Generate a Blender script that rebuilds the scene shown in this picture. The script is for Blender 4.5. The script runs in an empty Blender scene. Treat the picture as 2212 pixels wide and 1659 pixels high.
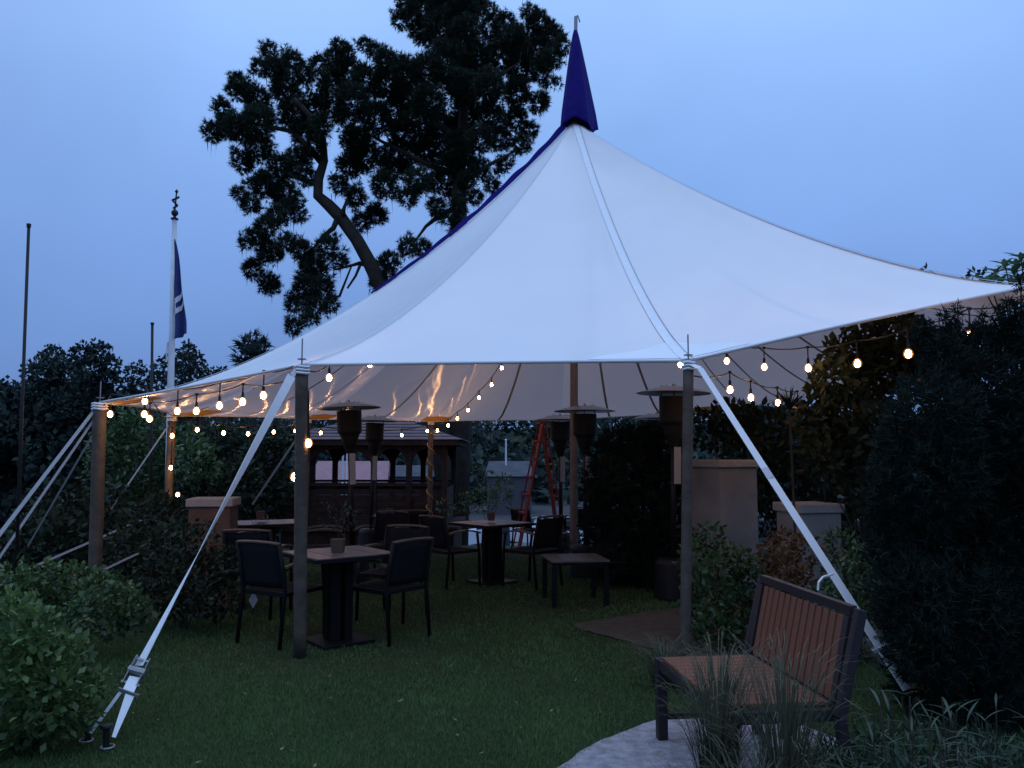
import bpy, math, random
import numpy as np
from mathutils import Vector, Matrix, noise as mnoise

R = math.radians
rnd = random.Random(7)
rng = np.random.default_rng(7)
scene = bpy.context.scene
col = scene.collection

# ------------------------------------------------------------------ camera
PITCH = 5.08
F = 1750.0            # focal length in units of a 2212 px wide frame
CAMZ = 1.55
cam_d = bpy.data.cameras.new("camera")
cam = bpy.data.objects.new("camera", cam_d)
col.objects.link(cam)
cam.location = (0, 0, CAMZ)
cam.rotation_euler = (R(90 + PITCH), 0, 0)
cam_d.sensor_width = 36.0
cam_d.lens = F / 2212.0 * 36.0
cam_d.clip_start = 0.05
cam_d.clip_end = 3000
scene.camera = cam
scene.render.resolution_x, scene.render.resolution_y = 1024, 768

# ------------------------------------------------------------------ exposure / engine
scene.view_settings.view_transform = 'Standard'
scene.view_settings.look = 'None'
scene.view_settings.exposure = 0.0
scene.view_settings.gamma = 1.0
scene.render.engine = 'CYCLES'
scene.cycles.use_denoising = True
scene.cycles.max_bounces = 6
scene.cycles.diffuse_bounces = 3
scene.cycles.transparent_max_bounces = 24
scene.cycles.sample_clamp_indirect = 3.0

# ------------------------------------------------------------------ world (dusk sky)
SUN_EL, SUN_AZ = 3.0, 200.0
world = bpy.data.worlds.new("World")
scene.world = world
world.use_nodes = True
wt = world.node_tree
wt.nodes.clear()
def wn(t, **k):
    n = wt.nodes.new(t)
    for a, b in k.items(): setattr(n, a, b)
    return n
out = wn('ShaderNodeOutputWorld'); bg = wn('ShaderNodeBackground')
tc = wn('ShaderNodeTexCoord'); sep = wn('ShaderNodeSeparateXYZ')
ramp = wn('ShaderNodeValToRGB')
cr = ramp.color_ramp
cr.elements[0].position = 0.0; cr.elements[0].color = (.115, .215, .47, 1)
cr.elements[1].position = 1.0; cr.elements[1].color = (.80, 1.10, 1.70, 1)
for p, c in ((.10, (.155, .282, .62, 1)), (.22, (.195, .35, .74, 1)), (.38, (.26, .455, .89, 1)), (.52, (.35, .58, 1.04, 1)), (.75, (.63, .90, 1.45, 1))):
    e = cr.elements.new(p); e.color = c
wt.links.new(tc.outputs['Generated'], sep.inputs[0])
wt.links.new(sep.outputs['Z'], ramp.inputs[0])
# soft overcast mottling and a slightly brighter west (right of frame)
ns = wn('ShaderNodeTexNoise'); ns.inputs['Scale'].default_value = 2.2; ns.inputs['Detail'].default_value = 4
wt.links.new(tc.outputs['Generated'], ns.inputs['Vector'])
m1 = wn('ShaderNodeMath', operation='MULTIPLY_ADD'); m1.inputs[1].default_value = .50; m1.inputs[2].default_value = .75
wt.links.new(ns.outputs[0], m1.inputs[0])
m2 = wn('ShaderNodeMath', operation='MULTIPLY_ADD'); m2.inputs[1].default_value = .06; m2.inputs[2].default_value = 1.0
wt.links.new(sep.outputs['X'], m2.inputs[0])
m3 = wn('ShaderNodeMath', operation='MULTIPLY')
wt.links.new(m1.outputs[0], m3.inputs[0]); wt.links.new(m2.outputs[0], m3.inputs[1])
vm = wn('ShaderNodeVectorMath', operation='SCALE')
wt.links.new(ramp.outputs[0], vm.inputs[0]); wt.links.new(m3.outputs[0], vm.inputs['Scale'])
sky = wn('ShaderNodeTexSky'); sky.sky_type = 'NISHITA'; sky.sun_disc = False
sky.sun_elevation = R(SUN_EL); sky.sun_rotation = R(SUN_AZ); sky.ozone_density = 4.0
sks = wn('ShaderNodeVectorMath', operation='SCALE'); sks.inputs['Scale'].default_value = .012
wt.links.new(sky.outputs[0], sks.inputs[0])
add = wn('ShaderNodeVectorMath', operation='ADD')
wt.links.new(vm.outputs[0], add.inputs[0]); wt.links.new(sks.outputs[0], add.inputs[1])
bg.inputs[1].default_value = 1.0
wt.links.new(add.outputs[0], bg.inputs[0]); wt.links.new(bg.outputs[0], out.inputs[0])

sun_d = bpy.data.lights.new("sun", 'SUN'); sun_d.energy = 0.03; sun_d.angle = R(30); sun_d.color = (1, .85, .7)
sun = bpy.data.objects.new("sun", sun_d); col.objects.link(sun)
sun.rotation_euler = (R(75), 0, R(-20))

# ------------------------------------------------------------------ pixel -> world helpers
ct, st = math.cos(R(PITCH)), math.sin(R(PITCH))
def ray(u, v):
    dx = (u - 1106) / F; dz = -(v - 829.5) / F
    return Vector((dx, ct - dz * st, st + dz * ct))
def at(u, v, Y):
    d = ray(u, v); d = d * (Y / d.y)
    return Vector((d.x, Y, d.z + CAMZ))
def onplane(u, v, a, b):
    """pixel ray meets the vertical plane through a and b"""
    d = ray(u, v); n = Vector((b.y - a.y, a.x - b.x, 0))
    t = (n.x * a.x + n.y * a.y) / (n.x * d.x + n.y * d.y)
    return Vector((d.x * t, d.y * t, CAMZ + d.z * t))
def sm(a, b, x):
    t = min(1, max(0, (x - a) / (b - a))); return t * t * (3 - 2 * t)
def gz(x, y):
    z = -0.12 * sm(9, 14, y) - 0.75 * sm(14.5, 20, y) - 5.6 * sm(21, 48, y)
    z -= 5.5 * sm(-5.6, -24, x) if x < -5.6 else 0
    z += 0.25 * sm(2.2, 5, x) * (1 - sm(10, 20, y))
    z = max(z, -6.6)
    if y > 110:
        n = mnoise.noise(Vector((x * .012, y * .01, 0)))
        z += sm(112, 300, y) * (17 + 5 * n)
    return z
def ground(u, v, z=0):
    d = ray(u, v); t = (z - CAMZ) / d.z
    return Vector((d.x * t, d.y * t, z))

# ------------------------------------------------------------------ materials
MATS = {}
def mat(name, color, rough=.6, metal=0, spec=.3, noise=None, bump=0, bscale=40, tone=False, transl=0, coat=0):
    m = bpy.data.materials.new(name); m.use_nodes = True
    nt = m.node_tree; bs = nt.nodes['Principled BSDF']
    bs.inputs['Base Color'].default_value = (*color, 1)
    bs.inputs['Roughness'].default_value = rough
    bs.inputs['Metallic'].default_value = metal
    bs.inputs['Specular IOR Level'].default_value = spec
    if coat: bs.inputs['Coat Weight'].default_value = coat
    src = None
    tcn = nt.nodes.new('ShaderNodeTexCoord')
    if noise:
        sc, amt, c2 = noise
        n = nt.nodes.new('ShaderNodeTexNoise'); n.inputs['Scale'].default_value = sc; n.inputs['Detail'].default_value = 6
        nt.links.new(tcn.outputs['Object'], n.inputs['Vector'])
        rp = nt.nodes.new('ShaderNodeValToRGB')
        rp.color_ramp.elements[0].position = .5 - amt; rp.color_ramp.elements[1].position = .5 + amt
        rp.color_ramp.elements[0].color = (*color, 1); rp.color_ramp.elements[1].color = (*c2, 1)
        nt.links.new(n.outputs[0], rp.inputs[0]); src = rp.outputs[0]
        nt.links.new(src, bs.inputs['Base Color'])
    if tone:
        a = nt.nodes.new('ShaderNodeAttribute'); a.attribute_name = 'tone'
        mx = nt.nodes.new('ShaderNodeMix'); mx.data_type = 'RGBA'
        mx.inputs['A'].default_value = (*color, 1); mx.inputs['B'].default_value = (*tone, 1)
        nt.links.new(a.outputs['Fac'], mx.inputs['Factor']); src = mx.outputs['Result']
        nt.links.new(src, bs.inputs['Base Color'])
    if bump:
        n = nt.nodes.new('ShaderNodeTexNoise'); n.inputs['Scale'].default_value = bscale; n.inputs['Detail'].default_value = 5
        nt.links.new(tcn.outputs['Object'], n.inputs['Vector'])
        b = nt.nodes.new('ShaderNodeBump'); b.inputs['Strength'].default_value = bump; b.inputs['Distance'].default_value = .02
        nt.links.new(n.outputs[0], b.inputs['Height']); nt.links.new(b.outputs[0], bs.inputs['Normal'])
    if transl:
        tr = nt.nodes.new('ShaderNodeBsdfTranslucent'); ms = nt.nodes.new('ShaderNodeMixShader')
        tr.inputs[0].default_value = (*color, 1)
        if src: nt.links.new(src, tr.inputs[0])
        ms.inputs[0].default_value = transl
        nt.links.new(bs.outputs[0], ms.inputs[1]); nt.links.new(tr.outputs[0], ms.inputs[2])
        nt.links.new(ms.outputs[0], nt.nodes['Material Output'].inputs[0])
    MATS[name] = m
    return m

ROT = 0.0
def canopy_mat():
    m = bpy.data.materials.new('sailcloth'); m.use_nodes = True; nt = m.node_tree; nt.nodes.clear()
    N = nt.nodes.new; L = nt.links.new
    o = N('ShaderNodeOutputMaterial'); df = N('ShaderNodeBsdfDiffuse'); tr = N('ShaderNodeBsdfTranslucent')
    tcn = N('ShaderNodeTexCoord'); n = N('ShaderNodeTexNoise'); n.inputs['Scale'].default_value = 1.1; n.inputs['Detail'].default_value = 5
    L(tcn.outputs['Object'], n.inputs[0])
    rp = N('ShaderNodeValToRGB'); rp.color_ramp.elements[0].color = (.78, .83, .88, 1); rp.color_ramp.elements[1].color = (.84, .88, .92, 1)
    rp.color_ramp.elements[0].position = .35; rp.color_ramp.elements[1].position = .65
    L(n.outputs[0], rp.inputs[0]); L(rp.outputs[0], df.inputs[0])
    tr.inputs[0].default_value = (.86, .64, .62, 1)
    w = N('ShaderNodeTexNoise'); w.inputs['Scale'].default_value = 6; w.inputs['Detail'].default_value = 3
    L(tcn.outputs['Object'], w.inputs[0])
    bp = N('ShaderNodeBump'); bp.inputs['Strength'].default_value = .15; bp.inputs['Distance'].default_value = .03
    L(w.outputs[0], bp.inputs['Height']); L(bp.outputs[0], df.inputs['Normal'])
    ms = N('ShaderNodeMixShader'); ms.inputs[0].default_value = .34
    L(df.outputs[0], ms.inputs[1]); L(tr.outputs[0], ms.inputs[2])
    gl = N('ShaderNodeBsdfAnisotropic'); gl.inputs['Roughness'].default_value = .25
    gl.inputs['Color'].default_value = (.9, .9, .9, 1); gl.inputs['Anisotropy'].default_value = .78; gl.inputs['Rotation'].default_value = ROT
    tg = N('ShaderNodeTangent'); tg.direction_type = 'UV_MAP'; tg.uv_map = 'UVMap'
    L(tg.outputs[0], gl.inputs['Tangent'])
    ms2 = N('ShaderNodeMixShader'); ms2.inputs[0].default_value = .34
    L(ms.outputs[0], ms2.inputs[1]); L(gl.outputs[0], ms2.inputs[2]); L(ms2.outputs[0], o.inputs[0])
    return m
M_canopy = canopy_mat()
def emis(name, color, s, transp=None):
    m = bpy.data.materials.new(name); m.use_nodes = True; nt = m.node_tree; nt.nodes.clear()
    o = nt.nodes.new('ShaderNodeOutputMaterial'); e = nt.nodes.new('ShaderNodeEmission')
    e.inputs[0].default_value = (*color, 1); e.inputs[1].default_value = s
    if transp is None: nt.links.new(e.outputs[0], o.inputs[0])
    else:
        t = nt.nodes.new('ShaderNodeBsdfTransparent'); ms = nt.nodes.new('ShaderNodeMixShader'); ms.inputs[0].default_value = transp
        nt.links.new(t.outputs[0], ms.inputs[1]); nt.links.new(e.outputs[0], ms.inputs[2]); nt.links.new(ms.outputs[0], o.inputs[0])
        m.cycles.emission_sampling = 'NONE'
    return m
M_fil = emis('lit_filament', (1, .50, .20), 110)
M_halo = emis('warm_halo_globe', (1, .40, .10), 1.3, .26)  # faintly glowing shell added round each bulb to imitate its halo
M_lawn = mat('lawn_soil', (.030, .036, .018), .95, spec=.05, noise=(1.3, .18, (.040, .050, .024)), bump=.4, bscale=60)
M_blade = mat('grass_blade', (.055, .105, .036), .6, tone=(.10, .165, .055), transl=.2, spec=.15)
M_wood = mat('pole_wood', (.058, .044, .034), .75, noise=(9, .2, (.10, .078, .060)), bump=.4, bscale=30)
M_white_web = mat('white_webbing', (.78, .79, .80), .6, noise=(14, .2, (.74, .75, .77)), bump=.1, bscale=90)
M_greyweb = mat('grey_webbing', (.22, .23, .24), .7)
M_hem = mat('hem_rope', (.55, .56, .58), .6)
M_seam = mat('seam_thread', (.42, .42, .45), .7)
M_navy = mat('navy_cloth', (.012, .007, .115), .8, spec=.1, noise=(5, .2, (.018, .011, .16)), bump=.3, bscale=12)
M_tan = mat('tan_reinforcement', (.55, .30, .08), .7, transl=.4)
M_steel = mat('galvanised_steel', (.25, .26, .27), .45, metal=.7)
M_dark = mat('dark_metal', (.009, .009, .010), .5, spec=.25, noise=(20, .2, (.015, .015, .015)))
M_drum = mat('burner_mesh', (.009, .008, .008), .6, bump=.5, bscale=120)
M_hood = mat('brushed_hood', (.52, .47, .44), .32, metal=.85, noise=(8, .25, (.5, .48, .47)))
M_label = mat('plain_light_plate', (.30, .30, .29), .5)
M_frame = mat('chair_frame', (.006, .006, .007), .55, spec=.15)
M_sling = mat('charcoal_sling', (.013, .014, .017), .85, spec=.08, noise=(60, .2, (.009, .010, .013)), bump=.3, bscale=200)
M_teak = mat('weathered_arm_wood', (.08, .058, .04), .5, noise=(12, .2, (.11, .08, .055)))
M_ttop = mat('grey_brown_plank', (.085, .072, .066), .38, spec=.45, noise=(7, .2, (.125, .105, .095)), bump=.1)
M_bench = mat('red_brown_slat', (.125, .045, .026), .5, noise=(6, .2, (.18, .068, .04)), bump=.15)
M_bframe = mat('bench_frame', (.020, .017, .019), .55)
M_cord = mat('black_cord', (.008, .008, .01), .6)
M_stucco = mat('sand_stucco', (.155, .15, .14), .9, noise=(2.2, .22, (.25, .24, .225)), bump=.5, bscale=50)
M_stuccobrown = mat('brown_stucco', (.085, .048, .033), .9, noise=(5, .2, (.12, .07, .05)), bump=.5, bscale=50)
M_cap = mat('pillar_cap_stone', (.31, .29, .26), .85, noise=(6, .2, (.23, .21, .19)), bump=.4, bscale=40)
M_path = mat('pale_path', (.23, .21, .225), .95, noise=(16, .16, (.37, .35, .37)), bump=1, bscale=60, spec=.1)
M_dirt = mat('brown_gravel', (.062, .050, .040), .95, spec=.1, noise=(9, .25, (.10, .083, .066)), bump=.8, bscale=45)
M_gaz = mat('gazebo_timber', (.018, .011, .010), .8, spec=.1, noise=(6, .2, (.035, .021, .019)))
M_groof = mat('gazebo_roof_board', (.10, .07, .075), .6, noise=(5, .2, (.15, .105, .11)))
M_redl = mat('red_ladder', (.20, .026, .020), .6)
M_pot = mat('clay_pot', (.07, .045, .035), .8)
M_flag = mat('navy_flag', (.022, .035, .13), .8, noise=(3, .2, (.03, .045, .16)))
M_flagw = mat('white_flag_print', (.6, .62, .66), .8)
M_whitep = mat('white_paint', (.62, .64, .68), .45, noise=(6, .2, (.5, .52, .56)))
M_bark = mat('bark', (.022, .018, .015), .95, noise=(4, .2, (.045, .037, .03)), bump=.8, bscale=12)
M_pine = mat('pine_needles', (.009, .015, .010), .7, tone=(.042, .060, .040), spec=.1)
M_leaf_far = mat('far_foliage', (.018, .030, .028), .8, tone=(.045, .065, .055), spec=.1)  # leaf colour shifted towards blue, standing in for distance haze
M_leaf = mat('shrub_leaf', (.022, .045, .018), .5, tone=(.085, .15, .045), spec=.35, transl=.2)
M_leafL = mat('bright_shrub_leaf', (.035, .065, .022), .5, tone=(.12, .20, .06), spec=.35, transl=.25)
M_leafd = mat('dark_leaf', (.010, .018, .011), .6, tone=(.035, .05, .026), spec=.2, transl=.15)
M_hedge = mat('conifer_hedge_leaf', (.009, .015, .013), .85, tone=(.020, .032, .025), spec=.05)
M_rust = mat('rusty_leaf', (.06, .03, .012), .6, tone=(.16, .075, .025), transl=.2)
M_reed = mat('reed_blade', (.022, .036, .016), .6, tone=(.11, .11, .065), transl=.2)
M_water = mat('harbour_water', (.010, .014, .02), .08, spec=.3, bump=.03, bscale=2)
M_hill = mat('hill_ground', (.03, .045, .03), .95, noise=(.05, .2, (.04, .055, .04)))
M_pinkroof = mat('pale_red_roof', (.26, .125, .14), .6, noise=(1.2, .2, (.31, .165, .18)))
M_greyroof = mat('grey_roof', (.06, .06, .072), .8, spec=.1, noise=(1, .2, (.09, .09, .105)))
M_wall = mat('pale_wall', (.06, .063, .072), .8)
M_glassd = mat('dark_pane', (.02, .025, .035), .15, spec=.5)
M_blue = mat('blue_cover', (.06, .13, .34), .7)
M_hull = mat('white_hull', (.72, .74, .78), .3)
M_agave = mat('agave_leaf', (.012, .016, .012), .6)

# ------------------------------------------------------------------ object helpers
def tag(o, label=None, cat=None, group=None, kind=None):
    if label: o['label'] = label
    if cat: o['category'] = cat
    if group: o['group'] = group
    if kind: o['kind'] = kind
    return o
def empty(name, loc=(0, 0, 0), rz=0):
    o = bpy.data.objects.new(name, None); col.objects.link(o)
    o.location = loc; o.rotation_euler = (0, 0, rz); o.empty_display_size = .1
    return o
class MB:
    def __init__(s): s.v = []; s.f = []
    def add(s, vs, fs):
        n = len(s.v); s.v += [tuple(x) for x in vs]; s.f += [tuple(i + n for i in f) for f in fs]; return s
    def box(s, c, d, M=None):
        c = Vector(c); hx, hy, hz = d[0] / 2, d[1] / 2, d[2] / 2
        vs = []
        b = min(.006, min(hx, hy, hz) * .3)
        vs = [Vector((sx * hx, sy * hy, sz * hz)) for sx in (-1, 1) for sy in (-1, 1) for sz in (-1, 1)]
        if M is not None: vs = [M @ p for p in vs]
        return s.add([p + c for p in vs], [(0, 1, 3, 2), (4, 6, 7, 5), (0, 4, 5, 1), (2, 3, 7, 6), (0, 2, 6, 4), (1, 5, 7, 3)])
    def beam(s, a, b, w, h=None, up=(0, 0, 1)):
        a = Vector(a); b = Vector(b); h = h or w; d = (b - a).normalized(); up = Vector(up)
        x = d.cross(up)
        if x.length < 1e-3: x = d.cross(Vector((0, 1, 0)))
        x.normalize(); y = x.cross(d).normalized()
        vs = [p + x * sx * w / 2 + y * sy * h / 2 for p in (a, b) for sx, sy in ((-1, -1), (1, -1), (1, 1), (-1, 1))]
        return s.add(vs, [(3, 2, 1, 0), (4, 5, 6, 7), (0, 1, 5, 4), (1, 2, 6, 5), (2, 3, 7, 6), (3, 0, 4, 7)])
    def tube(s, pts, r, n=8, wob=0):
        pts = [Vector(p) for p in pts]; rs = r if hasattr(r, '__len__') else [r] * len(pts)
        base = len(s.v); x = None
        for i, p in enumerate(pts):
            d = (pts[min(i + 1, len(pts) - 1)] - pts[max(i - 1, 0)]).normalized()
            if x is None:
                x = d.cross(Vector((0, 0, 1)))
                if x.length < 1e-2: x = d.cross(Vector((0, 1, 0)))
            x = (x - d * x.dot(d)).normalized(); y = d.cross(x)
            for k in range(n):
                a = 2 * math.pi * k / n; rr = rs[i] * (1 + (rnd.uniform(-wob, wob) if wob else 0))
                s.v.append(tuple(p + (x * math.cos(a) + y * math.sin(a)) * rr))
        for i in range(len(pts) - 1):
            for k in range(n):
                a = base + i * n + k; b = base + i * n + (k + 1) % n
                s.f.append((a, b, b + n, a + n))
        s.f.append(tuple(base + k for k in reversed(range(n)))); s.f.append(tuple(base + (len(pts) - 1) * n + k for k in range(n)))
        return s
    def lathe(s, prof, c=(0, 0, 0), n=20, M=None):
        base = len(s.v); c = Vector(c)
        for r, z in prof:
            for k in range(n):
                a = 2 * math.pi * k / n; p = Vector((r * math.cos(a), r * math.sin(a), z))
                if M is not None: p = M @ p
                s.v.append(tuple(p + c))
        for i in range(len(prof) - 1):
            for k in range(n):
                a = base + i * n + k; b = base + i * n + (k + 1) % n
                s.f.append((a, b, b + n, a + n))
        s.f.append(tuple(base + k for k in reversed(range(n)))); s.f.append(tuple(base + (len(prof) - 1) * n + k for k in range(n)))
        return s
    def grid(s, fn, nu, nv):
        base = len(s.v)
        for i in range(nu + 1):
            for j in range(nv + 1): s.v.append(tuple(fn(i / nu, j / nv)))
        for i in range(nu):
            for j in range(nv):
                a = base + i * (nv + 1) + j; s.f.append((a, a + 1, a + nv + 2, a + nv + 1))
        return s
    def build(s, name, m, parent=None, smooth=False, bevel=0, solid=0):
        me = bpy.data.meshes.new(name); me.from_pydata(s.v, [], s.f); me.update()
        me.materials.append(m)
        if smooth: me.polygons.foreach_set('use_smooth', [True] * len(me.polygons))
        o = bpy.data.objects.new(name, me); col.objects.link(o)
        if parent: o.parent = parent
        if bevel:
            md = o.modifiers.new('b', 'BEVEL'); md.width = bevel; md.segments = 2; md.limit_method = 'ANGLE'
        if solid:
            md = o.modifiers.new('s', 'SOLIDIFY'); md.thickness = solid; md.offset = 0
        return o
def np_mesh(name, V, k, m, tone=None, parent=None, smooth=False):
    """V: (n*k,3) verts; every k consecutive verts make one face"""
    V = np.ascontiguousarray(V, dtype=np.float32); n = len(V)
    me = bpy.data.meshes.new(name); me.vertices.add(n); me.vertices.foreach_set('co', V.ravel())
    me.loops.add(n); me.loops.foreach_set('vertex_index', np.arange(n, dtype=np.int32))
    nf = n // k; me.polygons.add(nf); me.polygons.foreach_set('loop_start', np.arange(0, n, k, dtype=np.int32))
    me.polygons.foreach_set('loop_total', np.full(nf, k, dtype=np.int32))
    if tone is not None:
        a = me.attributes.new('tone', 'FLOAT', 'POINT'); a.data.foreach_set('value', np.repeat(tone.astype(np.float32), n // len(tone)))
    me.update(calc_edges=True); me.materials.append(m)
    o = bpy.data.objects.new(name, me); col.objects.link(o)
    if parent: o.parent = parent
    return o
def copy_tree(o, parent=None):
    c = o.copy(); col.objects.link(c)
    if parent: c.parent = parent
    for ch in [x for x in o.children]: copy_tree(ch, c)
    return c
def unit(n):
    a = rng.normal(size=(n, 3)); return a / np.linalg.norm(a, axis=1, keepdims=True)

# foliage clouds ----------------------------------------------------
def cloud_points(blobs, dens, shell=.55):
    P, N, T = [], [], []
    for (c, r3) in blobs:
        r3 = np.array(r3, float); area = 4 * math.pi * (np.prod(r3) ** (2 / 3))
        n = max(6, int(area * dens)); d = unit(n)
        rr = rng.uniform(shell, 1.0, (n, 1)) ** .7
        rr *= 1 + .18 * np.sin(d[:, :1] * 7 + c[0] * 5) * np.cos(d[:, 1:2] * 6 + c[2] * 3)
        P.append(np.array(c) + d * rr * r3); N.append(d)
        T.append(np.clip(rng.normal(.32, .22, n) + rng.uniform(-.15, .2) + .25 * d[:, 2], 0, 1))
    return np.vstack(P), np.vstack(N), np.concatenate(T)
def leaves(name, blobs, dens, L, W, m, parent=None, droop=.0, shell=.55, up=.4):
    P, N, T = cloud_points(blobs, dens, shell); n = len(P)
    d = unit(n) * .9 + N * .8; d[:, 2] += up * rng.uniform(-.3, 1, n) - droop; d /= np.linalg.norm(d, axis=1, keepdims=True)
    s = np.cross(d, unit(n)); s /= np.linalg.norm(s, axis=1, keepdims=True)
    l = L * rng.uniform(.6, 1.3, (n, 1)); w = W * rng.uniform(.7, 1.2, (n, 1))
    V = np.stack([P, P + d * l * .5 + s * w, P + d * l, P + d * l * .5 - s * w], 1).reshape(-1, 3)
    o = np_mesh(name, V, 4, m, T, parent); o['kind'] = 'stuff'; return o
def needles(name, blobs, dens, L, W, m, parent=None, k=9, shell=.4, droop=0):
    P, N, T = cloud_points(blobs, dens, shell); n = len(P)
    ax = N * .9 + unit(n) * .5; ax[:, 2] += .35 - droop; ax /= np.linalg.norm(ax, axis=1, keepdims=True)
    V = []; TT = []
    for i in range(k):
        d = ax + unit(n) * .95; d /= np.linalg.norm(d, axis=1, keepdims=True)
        s = np.cross(d, unit(n)); s /= np.linalg.norm(s, axis=1, keepdims=True)
        l = L * rng.uniform(.6, 1.2, (n, 1)); b = P + ax * L * .5 * (i / k)
        V.append(np.stack([b - s * W, b + s * W, b + d * l], 1)); TT.append(T)
    V = np.stack(V, 1).reshape(-1, 3)
    o = np_mesh(name, V, 3, m, np.repeat(T, k), parent); o['kind'] = 'stuff'; return o
def pxblobs(lst, Y, jit=1.0, flat=1.0, yspread=1.0):
    out_ = []
    for (u, v, r) in lst:
        y = Y + rnd.uniform(-yspread, yspread); c = at(u, v, y); rr = r / F * y
        out_.append((tuple(c), (rr * jit, rr * flat * jit * 1.2, rr * jit)))
    return out_
def limb(m, pts, r0, r1, n=8):
    k = len(pts); m.tube(pts, [r0 + (r1 - r0) * i / (k - 1) for i in range(k)], n, wob=.12)
def twigs(mb, root, blobs, r=.02):
    root = Vector(root)
    for c, rr in blobs:
        c = Vector(c); mid = root.lerp(c, .5) + Vector((rnd.uniform(-.1, .1), rnd.uniform(-.1, .1), .1)) * (c - root).length
        mb.tube([root, mid, c], [r, r * .7, r * .3], 5)

# ------------------------------------------------------------------ terrain
def axis(lims):
    a = []
    for (s, e, n) in lims: a += list(np.linspace(s, e, n, endpoint=False))
    return a + [lims[-1][1]]
XS = axis([(-900, -120, 20), (-120, -30, 22), (-30, -8, 22), (-8, 8, 32), (8, 40, 20), (40, 160, 20), (160, 900, 20)])
YS = axis([(-60, 0, 10), (0, 24, 48), (24, 60, 24), (60, 120, 20), (120, 320, 40), (320, 1600, 16)])
tm = MB()
for x in XS:
    for y in YS: tm.v.append((x, y, gz(x, y)))
ny = len(YS)
for i in range(len(XS) - 1):
    for j in range(ny - 1):
        a = i * ny + j; tm.f.append((a, a + ny, a + ny + 1, a + 1))
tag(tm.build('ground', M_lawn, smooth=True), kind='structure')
w = MB(); w.grid(lambda a, b: (-900 + 1800 * a, 24 + 180 * b, -6.0), 2, 2)
tag(w.build('water', M_water), kind='structure')
q = MB(); q.box((20, 104, -6.2), (230, 36, 2.0)); tag(q.build('quay', mat('quay_asphalt', (.035, .035, .04), .9)), kind='structure')

def poly_sheet(name, pts, z, m):
    mb = MB(); mb.add([(p[0], p[1], z) for p in pts], [tuple(range(len(pts)))])
    o = mb.build(name, m); tag(o, kind='structure'); return o
def smooth_poly(pts, it=2):
    for _ in range(it):
        o_ = []
        for i in range(len(pts)):
            a, b = pts[i], pts[(i + 1) % len(pts)]
            o_ += [(a[0] * .75 + b[0] * .25, a[1] * .75 + b[1] * .25), (a[0] * .25 + b[0] * .75, a[1] * .25 + b[1] * .75)]
        pts = o_
    return pts
near_path = [(0.02, 3.85), (0.22, 4.15), (0.42, 4.5), (.62, 4.68), (.82, 4.9), (1.02, 5.0), (1.3, 5.1), (1.75, 4.75), (1.85, 4.2), (1.95, 3.6), (2.1, 2.6), (2.3, 1), (-1.2, 1), (-.7, 2.6)]
far_path = [(.45, 7.6), (.9, 7.85), (1.3, 8.2), (1.9, 8.55), (3.2, 8.9), (3.4, 6.4), (1.9, 6.15), (1.35, 6.35), (.95, 6.95)]
def rough(pts, k=.02, n=5):
    o_ = []
    for i in range(len(pts)):
        a, b = pts[i], pts[(i + 1) % len(pts)]
        for j in range(n):
            x = a[0] + (b[0] - a[0]) * j / n; y = a[1] + (b[1] - a[1]) * j / n
            o_.append((x + k * mnoise.noise(Vector((x * 9, y * 9, 1))) * 2, y + k * mnoise.noise(Vector((x * 9, y * 9, 7))) * 2))
    return o_
npath = rough(smooth_poly(near_path, 2), .004); fpath = rough(smooth_poly(far_path), .018, 3)
# keep the sheets above the gently rising ground
def sheet(name, pts, m):
    mb = MB(); c = (sum(p[0] for p in pts) / len(pts), sum(p[1] for p in pts) / len(pts))
    rings = 14; n = len(pts)
    for k in range(1, rings + 1):
        for p in pts:
            x = c[0] + (p[0] - c[0]) * k / rings; y = c[1] + (p[1] - c[1]) * k / rings
            mb.v.append((x, y, gz(x, y) + .012))
    mb.f.append(tuple(range(n)))
    for k in range(rings - 1):
        for i in range(n):
            a = k * n + i; b = k * n + (i + 1) % n; mb.f.append((a, b, b + n, a + n))
    return tag(mb.build(name, m, smooth=True), kind='structure')
sheet('path', npath, M_path)
sheet('dirt_path', fpath, M_dirt)

def inside(P, poly):
    x, y = P[:, 0], P[:, 1]; r = np.zeros(len(P), bool); j = len(poly) - 1
    for i in range(len(poly)):
        xi, yi = poly[i]; xj, yj = poly[j]
        r ^= ((yi > y) != (yj > y)) & (x < (xj - xi) * (y - yi) / (yj - yi + 1e-9) + xi); j = i
    return r
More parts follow.
